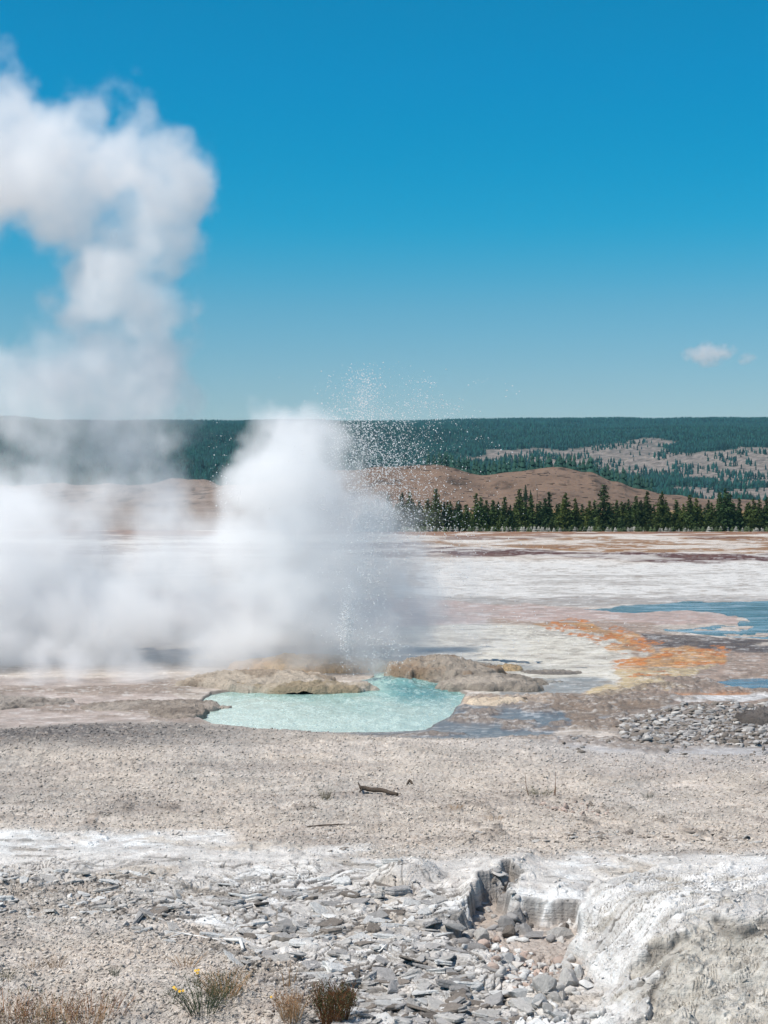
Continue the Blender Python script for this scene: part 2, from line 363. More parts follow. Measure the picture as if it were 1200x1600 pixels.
    for pts, c, sf, wp_, wv in ZONES:
        ys = [p[1] for p in pts]; sel = (py > min(ys) - 40) & (py < max(ys) + 40)
        if not sel.any(): continue
        sdv = sdpoly(px[sel] + wp_ * 16 * wxs[sel], py[sel] + wp_ * 2.2 * wys[sel], pts, 2.0)
        m = np.zeros(X.shape); m[sel] = ss(-sf, sf, sdv)
        lay(m, L(*c), wv)
    streak = fbm(px * 0.008, py * 0.22, 131, 5, .6)
    far = ss(950, 890, py)
    lay(far * ss(.56, .66, streak) * .75 * ss(878, 866, py), L(110, 72, 54))
    lay(far * ss(.48, .38, streak) * .75 * ss(900, 866, py), L(222, 214, 204))
    lay(ss(880, 900, py) * ss(950, 935, py) * ss(.56, .68, streak) * .5, L(150, 142, 134))
    lay(ss(940, 960, py) * (1 - gravel) * ss(.56, .7, fbm(px * .012, py * .12, 133, 5, .6)) * .35, L(150, 140, 130))
    lay(rid * .7, L(142, 128, 116), 0.0)
    fl = ss(836, 842, py) * (1 - gravel); fs_ = fbm(px * .05, py * .9, 171, 5, .65)
    lay(fl * ss(.56, .70, fs_) * .55, L(150, 138, 126)); lay(fl * ss(.44, .30, fs_) * .45, L(232, 228, 222))
    org = ss(.5, .62, fbm(px * .03, py * .16, 137, 4, .6)) * ss(-30, 6, sdpoly(px, py, [(840, 972), (940, 974), (1010, 1008), (1130, 1016), (1120, 1044), (990, 1056), (960, 1040), (1000, 1022), (930, 1000)], 1.5))
    lay(ss(.35, .75, org) * ss(.30, .58, fbm(px * .14, py * .6, 173, 5, .65)) * .9, L(198, 124, 64), 0.1)
    lay(granz * ss(.52, .6, idb) * .35, L(96, 88, 82), 0.05)
    gc = L(196, 186, 174)
    lay(gravel, gc, 0.0)
    big = fbm(px * .006, py * .02, 141, 4)
    lay(gravel * ss(.5, .7, big) * .5, L(180, 174, 166)); lay(gravel * ss(.5, .3, big) * .5, L(208, 195, 180))
    rs = fbm(px * .004, py * .06, 183, 5, .6); lay(gravel * ss(.54, .68, rs) * .45, L(158, 148, 140)); lay(gravel * ss(.45, .32, rs) * .4, L(212, 202, 192))
    clot = ss(.6, .72, fbm(X * 1.6, Y * 1.1, 185, 5, .65)) * ss(1235, 1260, py) * ss(1330, 1300, py); lay(gravel * clot * .6, L(124, 112, 102))
    lay(gravel * ss(1190, 1150, py) * ss(640, 100, px) * .9, L(100, 97, 96))
    lay(gravel * ss(1230, 1180, py) * ss(650, 1000, px) * .6, L(182, 178, 176))
    lay(gravel * ss(.72, .95, idv) * .45, L(176, 160, 146)); lay(gravel * ss(.2, .02, idv) * .5, L(212, 202, 190))
    wn = fbm(X * .8, Y * .8, 151, 5, .6); wn2 = fbm(X * 3, Y * 3, 155, 4, .6)
    lay(smoothz * .92, L(222, 217, 210), 0.0)
    lay(smoothz * ss(.45, .62, wn) * .9, L(240, 239, 235))
    lay(smoothz * ss(.46, .34, wn2) * .6, L(196, 188, 180))
    lay(smoothz * ss(.60, .74, fbm(X * 1.1, Y * 1.3, 157, 4)) * .6, L(196, 182, 164))
    lay(plates * ss(.45, .8, idc) * .45, L(206, 202, 196))
    lay(plates * ss(0.22, 0.05, kf) * .9, L(98, 92, 86))  # step edges painted dark, standing in for the shade under the ledges
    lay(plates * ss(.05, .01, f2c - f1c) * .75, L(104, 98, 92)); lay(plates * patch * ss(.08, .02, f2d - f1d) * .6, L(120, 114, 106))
    lay(smoothz * ss(.60, .68, fbm(X * 1.5, Y * 4.5, 159, 5, .7)) * .65, L(128, 122, 114))
    lay(ss(-8, 0, wb) * ss(18, 6, wb) * (1 - plates * 0) * ss(1500, 1440, py) * .8 * ss(.35, .55, fbm(X * 6, Y * 6, 163, 3)), L(120, 116, 112))  # grey scarp rock, with part of its shade put into the colour
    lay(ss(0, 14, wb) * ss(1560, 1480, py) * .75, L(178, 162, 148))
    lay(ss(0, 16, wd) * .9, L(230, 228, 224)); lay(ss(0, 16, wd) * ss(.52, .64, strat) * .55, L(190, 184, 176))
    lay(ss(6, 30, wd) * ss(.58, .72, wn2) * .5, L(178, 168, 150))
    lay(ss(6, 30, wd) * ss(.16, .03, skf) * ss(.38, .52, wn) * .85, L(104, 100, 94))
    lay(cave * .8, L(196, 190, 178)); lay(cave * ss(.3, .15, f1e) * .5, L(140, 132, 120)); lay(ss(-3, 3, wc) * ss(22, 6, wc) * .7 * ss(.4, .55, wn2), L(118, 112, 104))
    lay(ss(-4, -1, wp) * (1 - ss(0, 4, wp)) * .8, L(120, 110, 100), .5)
    lay(ss(0, 4, wp), L(150, 200, 190), .5)
    nn = (fbm(X * 9, Y * 7, 161, 3) - .5)[..., None] * .35 * gravel[..., None]
    C = np.clip(C * (1 + nn), 0.01, 0.9)
    return z, C, np.clip(wet, 0, 1), gravel, smoothz, plates
def gz(x, y): return float(ground(np.array([x]), np.array([y]), False)[0])

pyr = np.concatenate([np.arange(1780, 1160, -0.72), np.arange(1160, 828.2, -0.8)])
rows = CAMZ * F / (pyr - HY)
rows = np.concatenate([[-300, -80, -25, -8, 0, 3, 5, 6.5, 7.8, 8.8, 9.7], rows, np.array([520, 570, 640, 760, 950, 1300, 2000, 3500, 7000, 14000, 30000.])])
tt = np.concatenate([[-9, -5, -3, -2, -1.4, -1, -.75, -.58, -.47, -.40, -.35], (np.arange(-180, 1381, 1.25) - 600) / F, [.34, .38, .45, .55, .7, .95, 1.4, 2, 3, 5, 9]])
wv_ = np.maximum(rows, 4.0) + np.where(rows < 4, (4 - rows) * .8, 0)
GX = wv_[:, None] * tt[None, :]; GY = np.repeat(rows[:, None], len(tt), 1)
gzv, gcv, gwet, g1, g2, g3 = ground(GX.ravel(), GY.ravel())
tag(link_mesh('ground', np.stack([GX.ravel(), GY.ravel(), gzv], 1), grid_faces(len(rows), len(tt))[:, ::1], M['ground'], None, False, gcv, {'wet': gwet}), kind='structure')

# ------------------------------------------------------------------ hills
def interp2(tabx, tabd, tab, px, D):
    tab = np.array(tab, float); px = np.clip(px, tabx[0], tabx[-1]); D = np.clip(D, tabd[0], tabd[-1])
    i = np.clip(np.searchsorted(tabx, px) - 1, 0, len(tabx) - 2); j = np.clip(np.searchsorted(tabd, D) - 1, 0, len(tabd) - 2)
    tabx = np.array(tabx, float); tabd = np.array(tabd, float)
    u = (px - tabx[i]) / (tabx[i + 1] - tabx[i]); v = (D - tabd[j]) / (tabd[j + 1] - tabd[j]); u = u * u * (3 - 2 * u)
    v = v * v * (3 - 2 * v) * .5 + v * .5
    return (tab[j, i] * (1 - u) + tab[j, i + 1] * u) * (1 - v) + (tab[j + 1, i] * (1 - u) + tab[j + 1, i + 1] * u) * v
HX = [-600, 0, 200, 350, 540, 600, 680, 760, 800, 870, 920, 960, 1000, 1050, 1120, 1200, 1800]
BH = {  # brown hill: rows of the photo, by distance
    470: [832] * 17, 600: [806, 806, 806, 806, 805, 805, 805, 805, 805, 804, 804, 804, 804, 803, 803, 803, 803],
    760: [796, 796, 796, 796, 796, 795, 794, 795, 796, 796, 797, 797, 798, 799, 799, 799, 799],
    840: [784, 784, 784, 784, 775, 770, 768, 775, 775, 771, 774, 780, 786, 790, 795, 796, 796],
    930: [774, 772, 772, 770, 742, 734, 729, 745, 742, 736, 743, 758, 770, 778, 790, 793, 793],
    990: [770, 768, 768, 766, 736, 728, 724, 742, 739, 732, 740, 755, 767, 775, 787, 790, 790],
    1200: [768, 764, 764, 762, 752, 750, 748, 756, 756, 754, 760, 766, 772, 776, 782, 784, 784],
    1600: [790] * 17}
def brown_z(px, D):
    p = interp2(HX, list(BH), list(BH.values()), px, D); X = (px - 600) / F * D
    return CAMZ + (HY - p) / F * D + (fbm(X * .02, D * .02, 201, 4) - .5) * (5 * ss(650, 900, D) + 16 * ss(540, 420, px) * ss(900, 1150, D))
FH = {
    1150: [786] * 17,
    1500: [770, 768, 768, 768, 770, 770, 770, 770, 770, 770, 771, 772, 774, 776, 777, 778, 778],
    2000: [752, 752, 752, 752, 756, 756, 756, 756, 757, 758, 760, 762, 764, 765, 766, 766, 766],
    2700: [722, 722, 722, 724, 726, 728, 728, 728, 730, 734, 736, 738, 738, 738, 738, 738, 738],
    3300: [694, 694, 694, 696, 696, 696, 696, 694, 694, 696, 698, 698, 700, 700, 700, 700, 700],
    4000: [664, 664, 666, 668, 668, 670, 670, 668, 666, 668, 668, 670, 671, 670, 669, 670, 670],
    4700: [668, 668, 668, 668, 670, 670, 670, 669, 669, 669, 669, 669, 669, 669, 669, 669, 669],
    6400: [652, 654, 658, 660, 659, 658, 657, 655, 655, 656, 656, 657, 658, 657, 655, 657, 657],
    8000: [680] * 17}
def forest_z(px, D):
    p = interp2(HX, list(FH), list(FH.values()), px, D); X = (px - 600) / F * D
    return CAMZ + (HY - p) / F * D + (fbm(X * .0025, D * .002, 211, 5) - .5) * 40 * ss(1200, 2400, D) - 6
PALE = [[(690, 716), (760, 704), (830, 700), (880, 704), (950, 697), (1010, 692), (1040, 700), (1100, 712), (1120, 728), (1100, 745), (1010, 742), (930, 738), (880, 730), (800, 722)],
        [(1040, 724), (1100, 706), (1160, 698), (1240, 700), (1240, 760), (1120, 756), (1060, 748)],
        [(990, 768), (1060, 760), (1240, 762), (1240, 790), (1100, 786)], [(820, 696), (870, 688), (880, 694)], [(960, 692), (1030, 684), (1060, 690), (1020, 698)]]
def pale(px, D, z):
    py = HY - (z - CAMZ) / D * F; n = fbm(px * .02, py * .06, 221, 4) - .5
    m = np.full(px.shape, -99.)
    for P in PALE: m = np.maximum(m, sdpoly(px + 60 * n, py + 16 * n, P, 1.5))
    return ss(-3, 6, m), py
def hill_mesh(name, dl, txs, zf, colf):
    D = np.array(dl)[:, None] + 0 * txs[None]; T = txs[None] + 0 * D; px = 600 + T * F
    z = zf(px.ravel(), D.ravel()); V = np.stack([(T * D).ravel(), D.ravel(), z], 1)
    return tag(link_mesh(name, V, grid_faces(len(dl), len(txs)), M['hill'], None, True, colf(px.ravel(), D.ravel(), z)), kind='structure')
txs = np.concatenate([np.arange(-1.2, -.3, .05), np.arange(-.3, .3, .0012), np.arange(.3, 1.25, .05)])
def bcol(px, D, z):
    n = fbm(px * .012, D * .02, 231, 4, .6); X = (px - 600) / F * D
    C = L(130, 106, 88)[None] * (0.75 + .5 * n[:, None])
    lw = ss(560, 420, px)[:, None] * .7; C = C * (1 - lw) + L(150, 134, 122) * lw  # left part mixed to grey-tan: extra haze painted into the hill colour
    gold = ss(500, 620, px) * ss(790, 640, D) * ss(.35, .6, n + .1)
    C = C * (1 - gold[:, None]) + L(190, 150, 98) * gold[:, None]
    lf = ss(500, 380, px) * ss(.46, .56, fbm(px * .004, D * .05, 233, 4))
    C = C * (1 - .35 * lf[:, None]) + L(172, 154, 140) * .35 * lf[:, None]
    dk = ss(.62, .72, fbm(X * .12, D * .035, 235, 4, .6)) * ss(760, 820, D)
    return C * (1 - .45 * dk[:, None])
hill_mesh('brown_hill', np.concatenate([np.arange(468, 1000, 4.), np.arange(1000, 1600, 12.)]), txs, brown_z, bcol)
def fcol(px, D, z):
    pl, py = pale(px, D, z); n = fbm(px * .05, py * .25, 241, 4, .6)
    C = np.array((0.02, 0.04, 0.03))[None] + 0 * n[:, None]; P = L(134, 122, 113)[None] * (.1 + 1.8 * fbm(px * .14, py * .7, 245, 4, .65)[:, None])
    C = C * (1 - pl[:, None]) + P * pl[:, None]
    b = ss(2000, 1600, D)[:, None] * ss(.4, .6, fbm(px * .02, D * .01, 243, 3))[:, None]
    return C * (1 - b) + L(140, 112, 92) * b
hill_mesh('forest_hill', np.concatenate([np.arange(1150, 4800, 14.), np.arange(4800, 8001, 60.)]), txs, forest_z, fcol)

# ------------------------------------------------------------------ far forest (one mass)
def simple_tree(seed, n=5, tiers=3):
    r = np.random.default_rng(seed); V = []; Fc = []
    for k in range(tiers):
        z0 = .06 + (.30 if tiers > 2 else .36) * k; z1 = min(1.0, z0 + (.48 if tiers > 2 else .6)); rad = .21 * (1 - .28 * k) ; b = len(V)
        for i in range(n):
            a = 2 * math.pi * (i + .5 * (k % 2)) / n; q = rad * r.uniform(.7, 1.25); V.append((q * math.cos(a), q * math.sin(a), z0 + r.uniform(-.05, .05)))
        V.append((r.uniform(-.02, .02), r.uniform(-.02, .02), z1))
        for i in range(n): Fc.append((b + i, b + (i + 1) % n, b + n))
    return np.array(V), np.array(Fc)
ft = simple_tree(5, 5, 2)
N = 230000
pxs = rng.uniform(-150, 1350, N); Ds = np.sqrt(rng.uniform(1250**2, 6600**2, N)); keep = np.ones(N, bool)
zz = forest_z(pxs, Ds); plm, pyy = pale(pxs, Ds, zz)
clump = fbm(pxs * .03, pyy * .12, 251, 3)
prob = np.where(plm > .5, .015 + .30 * ss(.54, .66, clump), 1.0)
prob *= np.where(Ds > 4700, .55, 1.0)
prob *= np.where((Ds < 2000) & (pxs > 560), .25 + .6 * ss(.45, .6, clump), 1)
keep = (rng.uniform(0, 1, N) < prob) & ~((Ds > 4050) & (Ds < 4600))
pxs, Ds, zz = pxs[keep], Ds[keep], zz[keep]
h = rng.uniform(6.5, 13, len(pxs)) * np.where(Ds > 4700, 1.2, 1.0)
pos = np.stack([(pxs - 600) / F * Ds, Ds, zz - .5], 1); wdt = h * rng.uniform(.8, 1.25, len(h))
gcol = np.array((0.008, 0.036, 0.032))[None] * rng.uniform(.3, 2.0, (len(h), 1)) * (1 + rng.uniform(-.15, .15, (len(h), 3)))
W_, F_, C_ = replicate(ft[0], ft[1], xf(pos, np.stack([wdt, wdt, h], 1), rng.uniform(0, 6.28, len(h))), gcol)
tag(link_mesh('forest', W_, F_, M['forest'], None, False, C_), 'dense dark blue-green conifer forest covering the far hills', 'forest', kind='stuff')

# ------------------------------------------------------------------ conifers one by one
def conifer(seed, slim=1.0, gappy=0.0):
    r = random.Random(seed); V = []; Fc = []
    nl = 26; wig = [r.uniform(.7, 1.2) for _ in range(nl + 1)]
    for k in range(nl):
        t = (k + .5) / nl; z0 = .05 + .95 * t
        rad = .225 * slim * (1 - t)**.75 * wig[k] * (0.65 + .35 * min(1, t * 6)) + .008
        nb = max(4, int(13 * (1 - t) + 4))
        for b in range(nb):
            if r.random() < gappy: continue
            a = r.uniform(0, 2 * math.pi); rr = rad * r.uniform(.6, 1.2); dr = r.uniform(-.25, .1) * rr
            ns = max(2, int(rr / .022))
            for s in range(ns):
                q = rr * (s + .6) / ns
                cx, cy_, cz = q * math.cos(a), q * math.sin(a), z0 + dr * (s + 1) / ns + r.uniform(-.012, .012)
                for _ in range(2):
                    sz = r.uniform(.018, .038); i = len(V)
                    for c in range(3): V.append((cx + r.uniform(-sz, sz), cy_ + r.uniform(-sz, sz), cz + r.uniform(-sz, sz) * 1.1))
                    Fc.append((i, i + 1, i + 2))
    V.append((-.008, 0, .93)); V.append((.008, 0, .93)); V.append((0, 0, 1.01)); Fc.append((len(V) - 3, len(V) - 2, len(V) - 1))
    me = link_mesh('crown', np.array(V), Fc, M['needle'])
    tb = MB(); tb.add(*tube([(0, 0, -.02), (.004, 0, .3), (0, .003, .7), (0, 0, .95)], [.020, .015, .009, .002], 5))
    for k in range(10):
        a = r.uniform(0, 6.28); z0 = r.uniform(.1, .8); q = .16 * (1 - z0)
        tb.add(*tube([(0, 0, z0), (q * math.cos(a), q * math.sin(a), z0 + .01)], [.004, .001], 3))
    tk = tb.build('trunk', M['bark'])
    return me, tk
protos = []
for s_, (sl, gp) in enumerate([(1.0, 0), (.8, .05), (1.25, 0), (.62, .1), (1.05, .25), (.9, .0), (1.15, .1)]):
    c_, t_ = conifer(100 + s_, sl, gp); protos.append((c_.data, t_.data)); bpy.data.objects.remove(c_); bpy.data.objects.remove(t_)
SHAPE = ['evenly tapered', 'slender', 'broad bushy', 'narrow spire-shaped', 'see-through', 'full pointed', 'wide ragged']
def where(px):
    for lim, t_ in ((620, 'seen through the spray'), (690, 'at the spray edge'), (760, 'just right of the spray'), (800, 'left of the dead snag'), (860, 'around the dead snag'), (915, 'right of the dead snag'), (960, 'beside the tallest conifer'),
                    (1010, 'right of the tallest conifer'), (1070, 'below the hill tail'), (1140, 'below the pale far slope'), (1200, 'near the right edge')):
        if px < lim: return t_
    return 'beyond the right edge'
def place_tree(px, D, h, p, label, group, z=0.0, wide=1.0):
    root = bpy.data.objects.new('pine_tree', None); COL.objects.link(root)
    root.location = ((px - 600) / F * D, D, z); root.rotation_euler = (0, 0, random.uniform(0, 6.28)); root.scale = (h * wide, h * wide, h)
    root.empty_display_size = .1
    for nm, me in zip(('crown', 'trunk'), protos[p]):
        o = bpy.data.objects.new(nm, me); COL.objects.link(o); o.parent = root
    return tag(root, label, 'tree', group)
# tops of the front row read from the photograph: (column, row of the top, shape)
FRONT = [(575, 792, 2), (590, 782, 0), (606, 778, 2), (628, 770, 2), (640, 776, 0), (655, 786, 5), (668, 782, 2), (681, 771, 0), (694, 784, 5), (704, 784, 2), (717, 784, 6), (729, 788, 5),
         (744, 773, 3), (751, 780, 2), (760, 786, 0), (770, 784, 3), (778, 786, 2), (789, 779, 0), (797, 792, 2), (812, 771, 0), (819, 786, 5), (830, 778, 1), (839, 792, 3), (852, 778, 0), (858, 776, 3),
         (870, 790, 2), (880, 782, 0), (884, 770, 2), (899, 780, 0), (910, 788, 2), (921, 788, 5), (929, 782, 3), (944, 765, 4), (951, 786, 2), (964, 782, 3), (973, 790, 2), (982, 782, 1), (994, 780, 0),
         (1001, 786, 2), (1011, 774, 0), (1022, 790, 3), (1034, 774, 2), (1041, 786, 0), (1057, 781, 4), (1068, 788, 2), (1078, 780, 0), (1088, 780, 2), (1094, 788, 5), (1107, 784, 1), (1112, 786, 2),
         (1124, 776, 0), (1134, 772, 2), (1141, 776, 6), (1155, 784, 3), (1167, 788, 1), (1177, 784, 6), (1186, 782, 2), (1198, 784, 2), (1212, 778, 0), (1226, 784, 5), (1240, 776, 0), (1256, 782, 2), (1270, 780, 0)]
for i, (px, py, p) in enumerate(FRONT):
    D = 452 + random.uniform(-4, 10); h = (CAMZ + (HY - py) / F * D) * (1.1 if px == 944 else random.uniform(.97, 1.14))
    if px == 944: lb = 'tallest conifer of the treeline, thin ragged crown standing above its neighbours'
    elif px == 812: lb = 'tall dark conifer of the treeline in front of the small dead snag on the hill'
    else:
        lb = f'{"tall" if py < 779 else "shorter" if py > 785 else "middling"} {SHAPE[p]} front-row conifer, {where(px)}'
    place_tree(px, D, h + .3, p, lb, 'conifers in the front row of the treeline', -.2, wide=1.5 if p in (1, 3, 4) else 1.35)
for i in range(102):
    px = 566 + i * 7.2 + random.uniform(-5, 5); D = random.uniform(468, 496); p = random.choice([0, 2, 5, 6, 2, 0]); hh = random.uniform(28, 44) / F * D
    place_tree(px, D, hh + .5, p, f'{SHAPE[p]} {"higher" if hh > 6.6 else "low"} conifer behind front row, {where(px)}', 'conifers behind the front row', -.2, 1.7)
for i in range(48):
    px = 563 + i * 15 + random.uniform(-5, 5); D = random.uniform(444, 449); hh = random.uniform(12, 26) / F * D
    p = random.choice([2, 6, 5, 0]); place_tree(px, D, hh, p, f'young {SHAPE[p]} conifer at the treeline foot, {where(px)}', 'young conifers at the foot of the treeline', -.1, 1.5)
def far_tree(px, D, h, z, label, group, nm='pine_tree'):
    o = bpy.data.objects.new(nm, FAR[random.randrange(3)]); COL.objects.link(o); o.location = ((px - 600) / F * D, D, z - .4)
    o.scale = (h * random.uniform(.9, 1.2),) * 2 + (h,); o.rotation_euler = (0, 0, random.uniform(0, 6.28)); return tag(o, label, 'tree', group)
FAR = []
for s_ in range(3):
    v, f = simple_tree(60 + s_, 7, 5) if False else simple_tree(60 + s_, 7, 3)
    o = link_mesh('pine_tree', v, f, M['needle_far']); FAR.append(o.data); bpy.data.objects.remove(o)
ridge = []
for i in range(84):
    t = i / 83; px = 672 + t * 345 + random.uniform(-3, 3); D = random.uniform(995, 1040) if px < 800 or random.random() < .6 else random.uniform(1040, 1100)
    ridge.append((px, D))
for px, D in ridge:
    z = float(brown_z(np.array([px]), np.array([D]))[0])
    far_tree(px, D, random.uniform(8, 12) + max(0, (float(brown_z(np.array([px]), np.array([990.]))[0]) - z)) * .7, z, f'small conifer on the brown hill {"saddle" if 730 < px < 830 else "left crest" if px < 731 else "peak" if px < 880 else "right shoulder" if px < 930 else "right slope"}, {"front line" if D < 1010 else "middle line" if D < 1030 else "back line"}', 'conifers along the crest of the brown hill')
for px, py, hpx, lb in ((821, 776, 20, 'lone conifer on the bare brown hill left of the dead snag'), (829, 778, 14, 'short bushy conifer on the bare brown hill beside the dead snag')):
    D = 800.; z = float(brown_z(np.array([px]), np.array([D]))[0]); place_tree(px, D, hpx / F * D * 1.3, 0, lb, None, z)
sn = MB(); D = 798.; z = float(brown_z(np.array([839.]), np.array([D]))[0]); bx = (839 - 600) / F * D
sn.add(*tube([(0, 0, -.5), (.1, 0, 4), (0, 0, 9.5)], [.28, .2, .05], 6))
for k in range(8): a = k * 2.4; sn.add(*tube([(0, 0, 3 + k * .7), (1.1 * math.cos(a), math.sin(a), 3.3 + k * .7)], [.07, .02], 4))
o = sn.build('dead_tree', M['bark']); o.location = (bx, D, z); tag(o, 'bare dead snag standing on the brown hill beside two small conifers', 'dead tree')
# scrub along the foot of the treeline
v, f = simple_tree(71, 6, 3); n = 700
pxs = rng.uniform(540, 1330, n); Ds = rng.uniform(438, 452, n); hh = rng.uniform(.5, 1.7, n)
cc = np.where(rng.uniform(0, 1, (n, 1)) < .45, np.array([[.22, .22, .19]]), np.array([[.05, .07, .03]])) * rng.uniform(.6, 1.3, (n, 1))
W_, F_, C_ = replicate(v, f, xf(np.stack([(pxs - 600) / F * Ds, Ds, 0 * Ds - .1], 1), np.stack([hh * 2.6, hh * 2.6, hh], 1), rng.uniform(0, 6, n)), cc)
tag(link_mesh('undergrowth', W_, F_, M['forest'], None, False, C_), 'low grey-green scrub along the foot of the treeline', 'scrub', kind='stuff')

# ------------------------------------------------------------------ fallen logs on the brown hill are part of its litter
n = 260; pxs = rng.uniform(540, 1060, n); Ds = rng.uniform(780, 985, n); zz = brown_z(pxs, Ds)
lv, lf = tube([(-1, 0, 0), (1, 0, 0)], [.12, .08], 4); lf = [q for q in lf if len(q) == 4]
W_, F_, C_ = replicate(lv, lf, xf(np.stack([(pxs - 600) / F * Ds, Ds, zz + .1], 1), np.stack([rng.uniform(.8, 3.5, n), 1.6 + 0 * Ds, 1.6 + 0 * Ds], 1), rng.normal(.5, 1.0, n)), np.array((.06, .045, .04))[None] * rng.uniform(.5, 2.2, (n, 1)))
tag(link_mesh('fallen_timber', W_, F_, M['forest'], None, False, C_), 'dark fallen timber littering the bare brown hill', 'dead wood', kind='stuff')

# ------------------------------------------------------------------ pool water, stream, pond
def water_mat(name, deep, foam, scale, rough=0.08, fo=0.0, stretch=(1, 1, 1)):
    t = NT(name); tc = t.n('TexCoord'); mp = t.n('Mapping'); t.l(tc.outputs['Object'], mp.inputs[0]); mp.inputs['Scale'].default_value = stretch
    v = mp.outputs[0]; a = t.n('Attribute', attribute_name='Col').outputs[0]
    n = t.noise(scale, 6, 0.7, v, 0.4); n2 = t.noise(scale * 4, 4, 0.7, v, 0.2)
    f = t.math('MULTIPLY', t.rng(n, 0.46, 0.60, 0, fo), t.rng(n2, 0.42, 0.58, 0.2, 1))
    c = t.mix(f, a, foam)
    nr = t.bump(t.noise(scale * 1.5, 4, .6, v, .3), 0.8, .05); nr = t.bump(n2, .8, .03, nr)
    t.bsdf(c, t.rng(f, 0, 1, rough, .6), nr, 0.5)
    return t.m
M['pool'] = water_mat('pool_water', None, (0.64, 0.76, 0.70), 3.4, 0.2, .5, (1.0, .4, 1))
M['stream'] = water_mat('stream_water', None, (0.6, 0.66, 0.68), .5, 0.05, .55, (.35, 1.2, 1))
def sheet(name, pts, z, mat, colf, margin=16, res=2.0, zf=None):
    xs = [p[0] for p in pts]; ys = [p[1] for p in pts]
    X0 = np.arange(min(xs) - margin, max(xs) + margin, res); Y0 = np.arange(max(ys) + margin * .4, min(ys) - margin * .5, -res * .4)
    PX, PY = np.meshgrid(X0, Y0); D = (CAMZ - z) * F / (PY - HY); X = (PX - 600) / F * D
    Z = z + (zf(PX, PY, X, D) if zf else 0 * X)
    Fc = grid_faces(*PX.shape); sd_ = sdpoly(PX, PY, pts, 1.5).ravel(); ok = (sd_[Fc] > -margin * .9).all(1); Fc = Fc[ok]
    used = np.unique(Fc); mp = np.full(PX.size, -1); mp[used] = np.arange(len(used))
    V = np.stack([X.ravel(), D.ravel(), Z.ravel()], 1)[used]
    return tag(link_mesh(name, V, mp[Fc], mat, None, True, colf(PX.ravel(), PY.ravel())[used]), kind='structure')
def pcol(px, py):
    a = L(184, 206, 194)[None] + 0 * px[:, None]; n = fbm(px * .012, py * .06, 301, 4)
    tq = ss(-30, 34, sdpoly(px, py, [(330, 1076), (560, 1070), (740, 1060), (735, 1095), (640, 1112), (480, 1098), (380, 1092)])) * ss(.35, .6, n + .08)
    a = a * (1 - tq[:, None]) + L(134, 184, 175) * tq[:, None]
    dp = ss(-12, 16, sdpoly(px, py, [(600, 1068), (690, 1060), (715, 1080), (690, 1100), (620, 1096)])); a = a * (1 - dp[:, None]) + L(88, 150, 150) * dp[:, None]
    wh = ss(1105, 1128, py + 16 * (n - .5)); a = a * (1 - .7 * wh[:, None]) + L(196, 218, 206) * .7 * wh[:, None]
    return a
def pwave(PX, PY, X, D):
    s = ss(95, 10, np.hypot((PX - 628), (PY - 1066) * 3.4)); n = fbm(X * 2.2, D * 1.4, 311, 5, .6)
    return (fbm(X * 2.5, D * 1.6, 305, 4, .6) - .5) * .045 + s * (n * 1.1 - .12) * .20
sheet('pool_water', PL_POOL, -0.05, M['pool'], pcol, 18, 1.5, pwave)
def scol(px, py):
    n = fbm(px * .02, py * .25, 321, 4, .6); a = L(84, 120, 134)[None] * (.4 + n[:, None])
    b = ss(1100, 900, px) * ss(960, 944, py); return a * (1 - b[:, None]) + L(130, 150, 156) * b[:, None]
sheet('stream', PL_STREAM, -0.012, M['stream'], scol, 14, 2.0)
sheet('pond_water', PL_POND, -0.012, M['stream'], lambda px, py: L(34, 74, 100)[None] + 0 * px[:, None], 12, 2.0)

